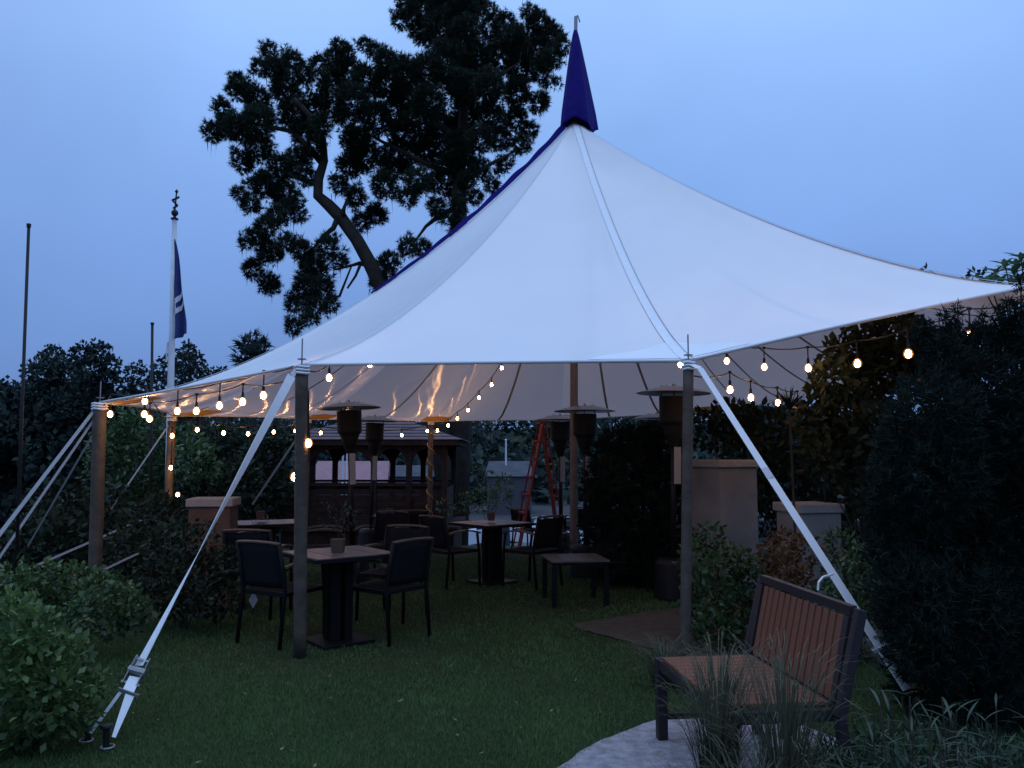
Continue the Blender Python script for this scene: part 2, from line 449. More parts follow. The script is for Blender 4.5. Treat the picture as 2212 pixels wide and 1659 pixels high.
# lawn blades
def lawn():
    n = 430000
    yy = 3.6 + (13.5 - 3.6) * rng.uniform(0, 1, n) ** 1.7
    xx = rng.uniform(-1, 1, n) * (yy * .72) * 1.0
    P = np.stack([xx, yy], 1)
    edge = .025 * np.sin(xx * 19) + .02 * np.sin(yy * 31)
    jit = rng.normal(0, .028, P.shape)
    keep = ~inside(P + edge[:, None] + jit, npath) & ~inside(P + edge[:, None] + jit * 5, fpath) & (xx > -5.5) & (xx < 3.2)
    P = P[keep]; n = len(P)
    z = np.array([gz(a, b) for a, b in P]) if False else -0.12 * np.clip((P[:, 1] - 9) / 5, 0, 1) ** 2 * (3 - 2 * np.clip((P[:, 1] - 9) / 5, 0, 1)) \
        + .25 * (lambda t: t * t * (3 - 2 * t))(np.clip((P[:, 0] - 2.2) / 2.8, 0, 1))
    patch = np.array([mnoise.noise(Vector((a * 1.6, b * 1.6, 3))) for a, b in P[::1]])
    patch2 = np.array([mnoise.noise(Vector((a * 6, b * 6, 9))) for a, b in P[::1]])
    worn_shade = np.zeros(n)  # sparse blades: wear round tables, also standing in for the tent's shade
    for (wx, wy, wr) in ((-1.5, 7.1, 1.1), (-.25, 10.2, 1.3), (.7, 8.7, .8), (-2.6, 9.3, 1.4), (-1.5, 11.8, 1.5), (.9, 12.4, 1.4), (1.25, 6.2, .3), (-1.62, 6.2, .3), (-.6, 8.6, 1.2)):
        worn_shade = np.maximum(worn_shade, np.exp(-(((P[:, 0] - wx) ** 2 + (P[:, 1] - wy) ** 2) / wr ** 2)))
    worn_shade = worn_shade + .35 * patch2 * worn_shade
    kp = rng.uniform(0, 1, n) > worn_shade * .72
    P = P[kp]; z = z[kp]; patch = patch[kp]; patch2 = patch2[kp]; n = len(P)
    base = np.stack([P[:, 0], P[:, 1], z], 1)
    a = rng.uniform(0, 2 * math.pi, n); h = (.019 + .006 * patch2 + .009 * patch) * rng.uniform(.6, 1.4, n) ; h = np.clip(h, .008, .08)
    wdt = .0022 + .0009 * (P[:, 1] - 3.6)
    s = np.stack([np.cos(a) * wdt, np.sin(a) * wdt, np.zeros(n)], 1)
    b2 = rng.uniform(0, 2 * math.pi, n); ln = h * rng.uniform(.2, .9, n)
    t = base + np.stack([np.cos(b2) * ln, np.sin(b2) * ln, h], 1)
    V = np.stack([base - s, base + s, t], 1).reshape(-1, 3)
    tone = np.clip(.35 + .55 * patch + .3 * patch2 + rng.normal(0, .13, n), 0, 1)
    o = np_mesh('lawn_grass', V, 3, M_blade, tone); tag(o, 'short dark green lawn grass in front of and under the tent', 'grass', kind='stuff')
lawn()
def flecks():
    n = 90; y = 3.9 + 6 * rng.uniform(0, 1, n) ** 1.5; x = rng.uniform(-1, .55, n) * y * .5; V = []; 
    for a, b in zip(x, y):
        t = rnd.uniform(0, 6.28); l = rnd.uniform(.010, .024); w_ = l * .45; c = Vector((a, b, gz(a, b) + rnd.uniform(.028, .05)))
        d = Vector((math.cos(t), math.sin(t), rnd.uniform(-.3, .4))) * l; q_ = Vector((-math.sin(t), math.cos(t), rnd.uniform(-.3, .3))) * w_
        V += [c - d, c + q_, c + d, c - q_]
    o = np_mesh('fallen_leaves', np.array([tuple(v) for v in V]), 4, mat('dry_leaf', (.09, .08, .04), .7, tone=(.17, .16, .09)), rng.uniform(0, 1, n))
    tag(o, 'small dry leaves scattered over the lawn', 'leaf litter', kind='stuff')
flecks()

# ------------------------------------------------------------------ the tent
tent = tag(empty('sailcloth_tent', (0.88, 12, 0)), 'large white peaked sailcloth tent on wooden poles with navy cap at its peak', 'tent')
bpy.context.view_layer.update()
TI = Matrix.Translation(-Vector((0.88, 12, 0)))
class TMB(MB):      # tent-space builder (tent empty sits at 0.88,12,0)
    def build(s, *a, **k):
        s.v = [(x - .88, y - 12, z) for x, y, z in s.v]; return super().build(*a, **k)
PEAK = at(1241, 272, 12)
A_ = at(652, 787, 6.2); B_ = at(1487, 778, 6.2); C_ = at(2235, 616, 5.6); L_ = at(216, 868, 7.8)
L2_ = at(372, 897, 11.5); M_ = at(666, 905, 15.5); D_ = at(931, 910, 17.8); G_ = at(1212, 908, 18.4); E_ = at(1548, 890, 17); F_ = at(2108, 812, 11)
posts = [A_, B_, C_, F_, E_, G_, D_, M_, L2_, L_]
pexp = [1.36, 1.28, 1.27, 1.3, 1.4, 1.4, 1.45, 1.5, 1.5, 1.5]
NP = len(posts)
def S(i, s, t, off=0.0):
    a, b = posts[i], posts[(i + 1) % NP]; pa, pb = pexp[i], pexp[(i + 1) % NP]
    e = a.lerp(b, t); arch = 4 * t * (1 - t)
    cxy = Vector((PEAK.x, PEAK.y, 0)); d = Vector((cxy.x - e.x, cxy.y - e.y, 0)).normalized()
    e = e + d * arch * .10 * (a - b).length / 3; e.z += .015 * arch
    p = pa + (pb - pa) * t
    top = .09
    ed = Vector((e.x - cxy.x, e.y - cxy.y, 0)).normalized()
    q0 = Vector((cxy.x, cxy.y, 0)) + ed * top
    x = q0.x + (e.x - q0.x) * s; y = q0.y + (e.y - q0.y) * s
    z = e.z + (PEAK.z - e.z) * (1 - s) ** p
    z -= arch * (.08 if i in (9, 0, 8) else .33) * s * (1 - s) * (a - b).length / 3
    if s > .3: z += .011 * sm(.3, .8, s) * (1 - sm(.93, 1, s)) * (math.exp(-t * 5) * math.sin(t * 38 + 1) + math.exp(-(1 - t) * 5) * math.sin(t * 34 + i))
    return Vector((x, y, z - off))
for i in range(NP):
    mb = TMB(); nu, nv = 40, 44
    mb.grid(lambda a, b: S(i, a, b), nu, nv)
    o = mb.build('canopy_panel', M_canopy, tent, smooth=True)
    uv = o.data.uv_layers.new(name='UVMap')
    for poly in o.data.polygons:
        for li in poly.loop_indices:
            vi = o.data.loops[li].vertex_index; uv.data[li].uv = ((vi % (nv + 1)) / nv, (vi // (nv + 1)) / nu)
    # hem
    hm = TMB(); hm.tube([S(i, 1, k / 16, .006) for k in range(17)], .013, 6)
    hm.build('hem', M_hem, tent, smooth=True)
    # ridge webbing along the seam to each post
    rw = TMB()
    def rwf(a, b):
        s = .01 + .985 * a; p = S(i, s, 0, -.008)
        nx = S(i, s, .05) - S(i, s, 0); nx.z = 0; nx.normalize()
        return p + nx * (b - .5) * .085
    if i == 1: rw.grid(rwf, 40, 1); rw.build('ridge_webbing', M_white_web, tent, solid=.004)
    rl = TMB(); rl.tube([S(i, .02 + .97 * k / 40, 0, -.012) + (S(i, .9, .05) - S(i, .9, 0)).normalized() * (.046 if i == 1 else 0) for k in range(41)], .004 if i == 1 else .0025, 5)
    rl.build('ridge_cord', M_seam if i == 1 else M_hem, tent)
    # panel seams
    ns_ = max(2, round((posts[i] - posts[(i + 1) % NP]).length / 1.3))
    for k in range(1, ns_):
        sq = TMB()
        def sf(a, b, k=k):
            s = .16 + .83 * a
            return S(i, s, k / ns_ + (b - .5) * .016 / max(s, .2) / ((posts[i] - posts[(i + 1) % NP]).length / 3), .005)
        sq.grid(sf, 30, 1); sq.build('seam', M_seam, tent)
    # tan corner reinforcement under the cloth
    kk = .05 if i in (9, 0, 1) else .12
    for t0, t1 in ((0, kk), (1 - kk, 1)):
        if i in (0, 1) or (i == 9 and t0 > .5) or (i == 2 and t0 < .5): continue
        cp = TMB(); cp.grid(lambda a, b: S(i, .93 + .065 * a, t0 + (t1 - t0) * b * 1.0, .009), 4, 4)
        cp.build('corner_reinforcement', M_tan, tent)
for i, ta, tb_ in ((0, .74, .995), (1, .005, .22)):
    hp = TMB(); hp.grid(lambda a, b: S(i, .985 - .075 * a * (b if i == 0 else 1 - b) ** .7, ta + (tb_ - ta) * b, -.006), 5, 16)
    hp.build('corner_overlay', M_white_web, tent, smooth=True)
# poles
bases = [ground(648, 1420), Vector((1.28, 6.15, 0)), Vector((C_.x, C_.y, .1)), Vector((F_.x, F_.y, gz(F_.x, F_.y))), None, None, None, None, None, None]
for i, p in enumerate(posts):
    b = bases[i] or Vector((p.x - .02, p.y, gz(p.x, p.y)))
    if i == 9: b = at(200, 1395, 7.75); b.z = gz(b.x, b.y)
    b = Vector((b.x, b.y, b.z - .01))
    pm = TMB(); r = (.050, .040, .045, .045, .05, .05, .055, .05, .055, .060)[i]
    pm.tube([b.lerp(p + Vector((0, 0, -.03)), k / 10) for k in range(11)], r, 14, wob=.02)
    o = pm.build('side_pole', M_wood, tent, smooth=True)
    sp = MB(); q = p - Vector((.88, 12, 0)); sp.tube([q + Vector((0, 0, -.05)), q + Vector((0, 0, .20))], .006, 6)
    sp.lathe([(.035, 0), (.035, .008)], q + Vector((0, 0, .035)), 12)
    sp.build('pole_pin', M_steel, o)
    lk = TMB()   # webbing loop lashed round the pole head
    for zz in (-.02, -.045, -.07):
        lk.tube([p + Vector((math.cos(a * .63) * (r + .008), math.sin(a * .63) * (r + .008), zz + .004 * math.sin(a * 2))) for a in range(11)], .010, 5)
    lk.build('head_lashing', M_white_web, tent)
cp = TMB(); cb = Vector((.9, 12, -.06)); cp.tube([cb, Vector((PEAK.x, PEAK.y, PEAK.z + .2))], .058, 14)
cpo = cp.build('centre_pole', mat('bulb_lit_pole_wood', (.30, .22, .17), .7, noise=(9, .2, (.42, .32, .26)), bump=.3, bscale=30), tent, smooth=True)  # wood colour made paler to imitate bulb light on the pole
# pole tip, cap
TIP = at(1244, 36, 12)
tp = TMB(); tp.tube([Vector((PEAK.x, PEAK.y, PEAK.z)), TIP], .028, 8)
tp.build('peak_spike', M_steel, tent)
hk = TMB(); hk.tube([TIP + Vector((-.02, 0, -.01)), TIP + Vector((.03, 0, .02)), TIP + Vector((.05, 0, -.05)), TIP + Vector((.06, 0, -.09))], .009, 5)
hk.build('peak_hook', M_dark, tent)
ctop = at(1243, 66, 12)
def capf(a, b):
    ang = 2 * math.pi * a
    left = at(1213, 270, 12); right = at(1287, 286, 12)
    prof = .025 + .245 * (b ** .82) - .02 * max(0, b - .85) * 3
    fold = 1 + .13 * math.sin(ang * 5 + 1) * b + .06 * math.sin(ang * 9) * b
    cx_ = ctop.x + ((left.x + right.x) / 2 - ctop.x) * b
    zb = left.z + (right.z - left.z) * (.5 + .5 * math.cos(ang)) + .07 * math.sin(ang * 3 + .6)
    return Vector((cx_ + math.cos(ang) * prof * fold, 12 + math.sin(ang) * prof * fold, ctop.z + (zb - ctop.z) * b))
cm = TMB(); cm.grid(capf, 64, 26)
cm.build('peak_cap', M_navy, tent, smooth=True, solid=.006)
# navy flap along the ridge that makes the left skyline
FLAP = 9
fm = TMB()
def flapf(a, b):
    s = .015 + .52 * a; p = S(FLAP, s, 0, -.01)
    h = (.065 * (1 - a) ** .7 + .022) * (1 + .12 * math.sin(a * 47) + .1 * math.sin(a * 23))
    return p + Vector((-.3 * h * b, 0, h * b))
fm.grid(flapf, 90, 2); fm.build('ridge_flap', M_navy, tent, solid=.008)

# guy straps
def ribbon(mb, pts, ws, face, twist=0, t0=0):
    n = len(pts); face = Vector(face).normalized(); rows = []
    for i, p in enumerate(pts):
        d = (pts[min(i + 1, n - 1)] - pts[max(i - 1, 0)]).normalized()
        s = d.cross(face).normalized(); nn = s.cross(d)
        a = t0 + twist * i / (n - 1); s2 = s * math.cos(a) + nn * math.sin(a); n2 = s2.cross(d) * .0018
        rows.append([p - s2 * ws[i] / 2 - n2, p + s2 * ws[i] / 2 - n2, p + s2 * ws[i] / 2 + n2, p - s2 * ws[i] / 2 + n2])
    b = len(mb.v); mb.v += [tuple(v) for r in rows for v in r]
    for i in range(n - 1):
        for k in range(4):
            a = b + i * 4 + k; c = b + i * 4 + (k + 1) % 4; mb.f.append((a, c, c + 4, a + 4))
def lerp_pts(a, b, n, sag=0):
    return [a.lerp(b, k / n) - Vector((0, 0, sag * 4 * k / n * (1 - k / n))) for k in range(n + 1)]
def ratchet(parent, c, d, s=1.0):
    """ratchet buckle at c, strap direction d"""
    d = d.normalized(); x = d.cross(Vector((0, 1, 0))).normalized(); y = x.cross(d)
    Mx = Matrix((x, d, y)).transposed()
    mb = TMB()
    for sx in (-1, 1): mb.box(c + x * sx * .036 * s, (.004, .15 * s, .035 * s), Mx)
    mb.box(c + d * -.06 * s, (.075 * s, .012, .012), Mx); mb.box(c + d * .0 * s, (.085 * s, .022, .022), Mx)
    mb.box(c + d * .065 * s, (.1 * s, .012, .014), Mx); mb.box(c + y * .03 * s + d * .03 * s, (.06 * s, .07 * s, .006), Mx)
    mb.lathe([(.022 * s, -.044 * s), (.022 * s, .044 * s)], c, 10, Matrix((d, y, x)).transposed())
    return mb.build('ratchet', M_steel, parent)
# left front strap
sa = A_ + Vector((-.03, -.05, -.06)); rat = at(300, 1438, 4.75)
g = TMB(); pts = lerp_pts(at(630, 812, 6.08), rat, 30)
ribbon(g, [sa, pts[0]], [.03, .05], (1, 0, .3)); ribbon(g, pts, [.066] * 31, (0, -1, 0.1), twist=1.9, t0=.65)
# show the strap turning from edge-on to face-on like the photo
gs = g.build('guy_strap', M_white_web, tent); ratchet(gs, at(296, 1450, 4.72), rat - pts[0], 1.1)
yoke = at(276, 1495, 4.62)
g2 = TMB(); ribbon(g2, lerp_pts(at(292, 1462, 4.7), yoke, 6), [.062] * 7, (.2, -1, .2)); g2.build('guy_strap', M_steel and M_white_web, tent)
yb = TMB(); yb.beam(yoke + Vector((-.052, 0, .018)), yoke + Vector((.062, .0, -.022)), .014); yb.build('spreader_bar', M_steel, tent)
stk = [ground(186, 1604), ground(232, 1618)]
t1 = TMB(); ribbon(t1, lerp_pts(yoke + Vector((-.04, 0, .0)), stk[0] + Vector((.02, 0, .05)), 8), [.018] * 9, (.2, -1, .2), .5)
ribbon(t1, lerp_pts(yoke + Vector((.015, 0, -.01)), stk[1] + Vector((.03, 0, .06)), 10), [.05 - .003 * k for k in range(11)], (.2, -1, .2), .3); t1.build('strap_tail', M_white_web, tent)
def stake(p, lab, lean=(0, 0)):
    e = tag(empty('ground_stake', p), lab, 'stake', 'iron stakes that hold the guy straps')
    m = MB(); m.tube([(0, 0, -.25), (lean[0], lean[1], .11)], .016, 10); m.build('shaft', M_dark, e)
    m = MB(); m.lathe([(.030, 0), (.034, .008), (.030, .018)], (lean[0], lean[1], .108), 14); m.build('head', M_dark, e)
    m = MB(); m.tube([(math.cos(a * .52) * .034, math.sin(a * .52) * .034, .012) for a in range(13)], .006, 6); m.build('ring', M_steel, e)
stake(stk[0], 'dark iron stake beside the left foreground shrub, farther from the lawn', (.0, .02))
stake(stk[1], 'dark iron stake with steel ring standing in open lawn', (-.01, .0))
# right front strap
tb = at(1512, 795, 6.1); bb = at(1960, 1490, 4.9)
gp = lerp_pts(tb, bb, 30); g = TMB(); ribbon(g, gp, [.052 + .0012 * k for k in range(31)], (.4, -1, .15), .25)
ribbon(g, [B_ + Vector((0, -.03, -.03)), tb], [.03, .05], (.6, -1, 0))
gs = g.build('guy_strap', M_white_web, tent); ratchet(gs, gp[27], gp[27] - gp[26], 1.3)
ov = TMB(); ribbon(ov, [p + Vector((0, -.006, 0)) for p in gp[11:13]], [.054, .054], (.4, -1, .15)); ov.build('sewn_splice', M_hem, gs)
tl = TMB(); tl.tube([at(1767, 1275, 4.95), at(1768, 1258, 4.95), at(1778, 1246, 5.0), at(1800, 1240, 5.05)], .007, 6); tl.build('strap_tail', M_white_web, gs)
stake(Vector((bb.x + .05, bb.y - .05, gz(bb.x, bb.y))), 'dark iron stake hidden behind the wooden bench', (0, 0))
# left corner straps
for a, b, wd in ((L_ + Vector((-.05, 0, -.08)), at(-70, 1245, 5.9), .05), (L_ + Vector((-.03, .05, -.1)), at(-60, 1290, 6.8), .032), (L_ + Vector((0, .1, -.12)), at(60, 1180, 9.5), .03)):
    g = TMB(); ribbon(g, lerp_pts(a, b, 16), [wd * .75] * 17, (0, -1, .1), .15); g.build('guy_strap', M_greyweb, tent)
for a, b, wd in ((at(330, 1112, 10.5), at(20, 1247, 8.6), .045), (L2_ + Vector((-.02, 0, -.1)), at(240, 1100, 10.4), .035), (at(300, 1195, 9.0), at(215, 1235, 8.4), .04),
                 (M_ + Vector((-.05, .05, -.1)), at(545, 1090, 16.8), .07)):
    g = TMB(); ribbon(g, lerp_pts(a, b, 16), [wd * .6] * 17, (0, -1, .1), .2); g.build('guy_strap', M_greyweb, tent)

# ------------------------------------------------------------------ string lights
bulb_me = None
def bulb_meshes():
    s = MB(); s.lathe([(.009, 0), (.012, -.012), (.013, -.05), (.009, -.056)], (0, 0, 0), 8)
    prof = [(.004, 0.0), (.012, -.006), (.019, -.022), (.020, -.034), (.015, -.048), (.004, -.055)]
    c = MB(); c.lathe([(r * 1.15, z * 1.1 - .056) for r, z in prof], (0, 0, 0), 8)
    gl = MB(); gl.lathe([(r * 1.75 , z * 1.42 - .044) for r, z in prof], (0, 0, 0), 14)
    a = s.build('socket', M_cord); b = c.build('bulb', M_fil, smooth=True); d = gl.build('halo_globe', M_halo, smooth=True)
    ms = [x.data for x in (a, b, d)]
    for x in (a, b, d): bpy.data.objects.remove(x)
    return ms
SOCK, CORE, HALO = bulb_meshes()
def lobj(name, me, parent, loc, sc=1):
    o = bpy.data.objects.new(name, me); col.objects.link(o); o.parent = parent; o.location = loc; o.scale = (sc,) * 3; return o
def string(label, p0, p1, px, drop=.05, plane=None, extra=None, rcord=.006):
    pa, pb = plane or (p0, p1)
    bl = [onplane(u, v, pa, pb) if not isinstance(Y, float) else at(u, v, Y) for (u, v, Y) in [(q + (None,))[:3] for q in px]]
    e = tag(empty('string_light', p0), label, 'string lights', 'warm bulb string lights hung in the tent')
    anchors = [b + Vector((0, 0, .075 + drop)) for b in bl]
    path = [p0] + anchors + [p1]
    pts = []
    for a, b in zip(path[:-1], path[1:]):
        n = 5; sg = .03 * (b - a).length
        pts += [a.lerp(b, k / n) - Vector((0, 0, sg * 4 * k / n * (1 - k / n))) for k in range(n)]
    pts.append(path[-1])
    m = MB(); m.tube([p - p0 for p in pts], rcord, 5); m.build('cord', M_cord, e)
    for b, an in zip(bl, anchors):
        top = b + Vector((0, 0, .078)) - p0
        m = MB(); m.tube([an - p0 - Vector((0, 0, .001)), top], .006, 5); m.box(an - p0, (.026, .018, .02)); dr = m.build('drop_wire', M_cord, e)
        lobj('socket', SOCK, e, top); bo = lobj('bulb', CORE, e, top); g = lobj('halo_globe', HALO, bo, (0, 0, 0))
def inw(p, k=.3):
    d = Vector((PEAK.x - p.x, PEAK.y - p.y, 0)).normalized(); return p + d * k
PT = Vector((PEAK.x, PEAK.y, PEAK.z))
CP = Vector((.9, 12, 3.6))
off = lambda p, x=0, y=0, z=0: p + Vector((x, y, z))
string('near string of bulbs along the left front edge from corner pole to wrapped pole', off(L_, .07, -.05, -.03), off(A_, -.06, -.03, -.02), [(238, 893), (312, 893), (383, 886), (474, 874), (569, 852)], .12, plane=(inw(L_, .25), inw(A_, .2)))
string('farther string of bulbs behind the left front edge, slung lower', off(L2_, .05, -.1, -.03), off(A_, -.05, .03, -.10), [(313, 865), (323, 903), (424, 886), (524, 866)], .07, plane=(L_ + Vector((-.3, .5, 0)), A_ + Vector((0, .35, 0))))
string('far string of bulbs hung across the back left side before the dark hedge', off(L2_, .05, 0, -.05), off(M_, 0, -.08, -.1), [(426, 927), (483, 934), (536, 936), (591, 932), (638, 930)], .04, rcord=.009, plane=(inw(L2_, .45), inw(M_, .45)))
string('far string of bulbs hung in front of the gazebo roof', off(M_, 0, -.08, -.1), off(D_, 0, -.08, -.12), [(693, 934), (753, 939), (868, 939), (923, 930)], .04, rcord=.009, plane=(inw(M_, .45), inw(D_, .45)))
string('string of bulbs climbing from the spiral wrapped pole to the centre pole', off(D_, .05, -.08, -.1), CP, [(945, 929), (968, 918), (988, 903), (1011, 885), (1035, 858), (1062, 830), (1084, 794)], .05, rcord=.008)
string('short string of two bulbs rising from the left front pole to the centre', off(A_, .06, .05, -.05), CP, [(711, 814, 7.2), (799, 786, 9.0)], .05)
string('string whose single bulb shows just left of the right front pole', CP, off(B_, 0, .05, -.02), [(1470, 785, 7.6)], .05)
string('lower string of bulbs from the right front pole towards the spiky agave', off(B_, .05, .03, -.12), E_, [(1577, 840), (1622, 857), (1680, 868), (1723, 874)], .07, plane=(B_, Vector((3.6, 9.5, 2))))
string('upper string of bulbs from the centre pole across the big right hedge', off(CP, 0, 0, .2), off(C_, -.1, 0, -.12), [(1570, 778), (1651, 791), (1746, 793), (1852, 783), (1962, 762), (2096, 722)], .10, plane=(Vector((.88, 12, 0)), Vector((C_.x - .5, C_.y - .3, 0))))
string('string of bulbs hanging straight down beside the white flagpole', off(L2_, -.02, -.1, -.1), at(386, 1090, 11.2), [(372, 940, 11.3), (369, 1009, 11.3), (384, 1067, 11.25)], .03)
string('single large bulb hanging at the right side of the left front pole', off(A_, .05, .02, -.2), off(A_, .06, .05, -.75), [(666, 955, 6.25)], .03)
string('single bulb peeking out low behind the left front pole', off(A_, -.05, .15, -.2), at(640, 1062, 6.45), [(636, 1028, 6.4)], .03)
# unlit cord wound round the back pole
e = tag(empty('wound_cord', D_), 'pale cord spiralling down the back pole by the gazebo', 'cord')
b0 = Vector((D_.x - .02, D_.y, gz(D_.x, D_.y))); m = MB()
m.tube([D_.lerp(b0, k / 160) - D_ + Vector((math.cos(k * .34) * .072, math.sin(k * .34) * .072, 0)) for k in range(150)], .011, 5); m.build('cord', M_tan, e)

# ------------------------------------------------------------------ furniture
def make_chair():
    t = empty('patio_chair')
    def sling(a, b): return Vector((-.215 + .43 * a, -.205 - .075 * b - .0, .47 + .35 * b)) + Vector((0, -.02 * math.sin(math.pi * a), 0))
    MB().grid(sling, 6, 6).build('backrest', M_sling, t, smooth=True, solid=.006)
    MB().grid(lambda a, b: Vector((-.22 + .44 * a, -.19 + .43 * b, .435 - .018 * math.sin(math.pi * a) * math.sin(math.pi * b))), 6, 6).build('seat', M_sling, t, smooth=True, solid=.006)
    m = MB(); m.tube([(-.235, -.287, .835), (-.12, -.305, .845), (0, -.312, .848), (.12, -.305, .845), (.235, -.287, .835)], .013, 8); m.build('top_rail', M_teak, t, smooth=True)
    m = MB()
    for sx in (-1, 1): m.beam((sx * .23, -.22, .42), (sx * .23, .25, .42), .022, .035)
    m.beam((-.23, .25, .42), (.23, .25, .42), .022, .035); m.beam((-.23, -.2, .42), (.23, -.2, .42), .022, .035)
    m.build('seat_frame', M_frame, t)
    for sx in (-1, 1):
        m = MB(); m.tube([(sx * .235, -.26, 0), (sx * .235, -.215, .42), (sx * .235, -.225, .55), (sx * .232, -.29, .84)], .0165, 8); m.build('leg', M_frame, t, smooth=True)
        m = MB(); m.tube([(sx * .245, .265, 0), (sx * .245, .25, .42), (sx * .25, .215, .63)], .0165, 8); m.build('leg', M_frame, t, smooth=True)
        m = MB(); P = [(-.24, .645), (-.12, .668), (.02, .672), (.14, .66), (.245, .632)]
        for k in range(4): m.beam((sx * .258, P[k][0], P[k][1]), (sx * .258, P[k + 1][0] + .004, P[k + 1][1]), .042, .018)
        m.build('armrest', M_teak, t)
    return t
CH = 'sling patio chairs round the tables'
chair0 = make_chair(); used = [False]
def chair(x, y, face, label):
    """face = heading in degrees the sitter looks to (0 = +Y, + = clockwise/right)"""
    o = copy_tree(chair0) if used[0] else chair0; used[0] = True
    o.location = (x, y, gz(x, y) + .003); o.rotation_euler = (0, 0, -R(face)); tag(o, label, 'chair', CH)
def make_table(wd=.78, hgt=.74, low=False):
    t = empty('patio_table' if not low else 'low_table')
    if not low:
        fr = MB()
        for s in (-1, 1):
            fr.box((s * (wd / 2 - .012), 0, hgt - .02), (.024, wd, .03)); fr.box((0, s * (wd / 2 - .012), hgt - .02), (wd - .052, .024, .03))
        fr.box((0, 0, hgt - .04), (wd * .8, .06, .03)); top = fr.build('tabletop', M_frame, t)
        n = 4; iw = (wd - .056) / n
        me = None
        for k in range(n):
            if me is None:
                o = MB().box((0, 0, 0), (iw - .004, wd - .056, .022)).build('plank', M_ttop, top, bevel=.002); me = o.data
            else:
                o = bpy.data.objects.new('plank', me); col.objects.link(o); o.parent = top
            o.location = (-wd / 2 + .028 + iw * (k + .5), 0, hgt - .012 + .0015 * (k % 2))
        for sx, sy in ((-1, -1), (1, -1), (-1, 1), (1, 1)):
            MB().box((sx * .055, sy * .055, hgt / 2 - .02), (.07, .07, hgt - .10)).build('leg', M_frame, t, bevel=.004)
        MB().box((0, 0, .015), (.46, .46, .025)).build('base_plate', M_frame, t, bevel=.004)
    else:
        n = 5; iw = wd / n; top = MB().box((0, 0, hgt - .035), (wd - .04, wd - .04, .03)).build('tabletop', M_frame, t)
        for k in range(n):
            MB().box((-wd / 2 + iw * (k + .5), 0, hgt - .009), (iw - .005, wd, .02)).build('plank', M_ttop, top, bevel=.002)
        for sx, sy in ((-1, -1), (1, -1), (-1, 1), (1, 1)):
            MB().box((sx * (wd / 2 - .035), sy * (wd / 2 - .035), (hgt - .055) / 2), (.05, .05, hgt - .055)).build('leg', M_frame, t, bevel=.004)
    return t
TB = 'square patio tables under the tent'
table0 = make_table(); tu = [False]
def table(x, y, rz, label):
    o = copy_tree(table0) if tu[0] else table0; tu[0] = True
    o.location = (x, y, gz(x, y) + .003); o.rotation_euler = (0, 0, R(rz)); tag(o, label, 'table', TB)
def potplant(x, y, z, label, h=.22, leafy=True, sc=1):
    e = tag(empty('potted_plant', (x, y, z)), label, 'potted plant', 'small plants in square pots on tables')
    MB().add([(-.045 * sc, -.045 * sc, 0), (.045 * sc, -.045 * sc, 0), (.045 * sc, .045 * sc, 0), (-.045 * sc, .045 * sc, 0), (-.055 * sc, -.055 * sc, .11 * sc), (.055 * sc, -.055 * sc, .11 * sc), (.055 * sc, .055 * sc, .11 * sc), (-.055 * sc, .055 * sc, .11 * sc)],
             [(3, 2, 1, 0), (4, 5, 6, 7), (0, 1, 5, 4), (1, 2, 6, 5), (2, 3, 7, 6), (3, 0, 4, 7)]).build('pot', M_pot, e)
    if leafy: leaves('foliage', [((rnd.uniform(-.05, .05), rnd.uniform(-.05, .05), .11 + h * .5 + rnd.uniform(-.04, .04)), (h * .42,) * 3) for _ in range(3)], 220, .05, .01, M_leafd, e)
    m = MB(); m.tube([(0, 0, .09 * sc), (.01, 0, .11 + h * .5)], .004, 5); m.build('stem', M_bark, e)
def pt(u, v, z):
    d = ray(u, v); t = (z - CAMZ) / d.z; return d.x * t, d.y * t
t1x, t1y = -1.46, 6.95; table(t1x, t1y, 38, 'nearest square table, behind the left front tent pole, pot plant on it')
potplant(t1x + .0, t1y - .06, .747, 'potted plant with bushy foliage on the nearest table', .3)
chair(-1.95, 7.0, 28, 'dark sling chair at near left with its back to the camera, beside the front pole')
chair(-1.06, 7.12, -52, 'dark sling chair at the right side of the nearest table, facing left and away')
chair(-1.15, 8.0, 200, 'dark sling chair on the far side of the nearest table, half hidden by it')
chair(-2.5, 8.1, 5, 'dark sling chair directly behind the near left chair, only its top showing')
t2x, t2y = -.25, 10.25; table(t2x, t2y, 42, 'square table in the middle of the tent with a small dark pot')
potplant(t2x - .01, t2y, .747, 'small dark pot without foliage on the middle table', .03, False, .9)
chair(t2x - .50, t2y - .30, 45, 'chair at the left side of the middle table')
chair(t2x + .50, t2y - .32, -48, 'chair at the right side of the middle table')
t3x, t3y = pt(578, 1124, .74); table(t3x, t3y, 20, 'square table at far left beside the brown pillar, pale sky shine on its top')
potplant(t3x - .08, t3y, .747, 'small potted plant on the table beside the brown pillar', .12)
chair(t3x - .28, t3y - .78, 12, 'chair just before the table beside the brown pillar')
chair(t3x + .72, t3y - .05, -100, 'chair at the right side of the table beside the brown pillar, seen edge on')
t4x, t4y = pt(1212, 1082, .62); table(t4x, t4y, 10, 'square table behind the centre pole near the red ladder')
chair(t4x - .68, t4y - .5, 40, 'chair in front of the red ladder, left of the centre pole')
chair(t4x + .35, t4y - .78, -15, 'chair behind the centre pole, mostly hidden by patio heaters')
t6x, t6y = pt(862, 1100, .72); table(t6x, t6y, 5, 'square table in front of the gazebo')
chair(t6x + .28, t6y - .78, -8, 'chair in front of the gazebo, near the cord wrapped pole')
chair(t6x + .1, t6y - 2.3, -160, 'chair facing the camera between the nearest table and the gazebo table')
potplant(t6x - .15, t6y, .62, 'small plant on the table in front of the gazebo', .14)
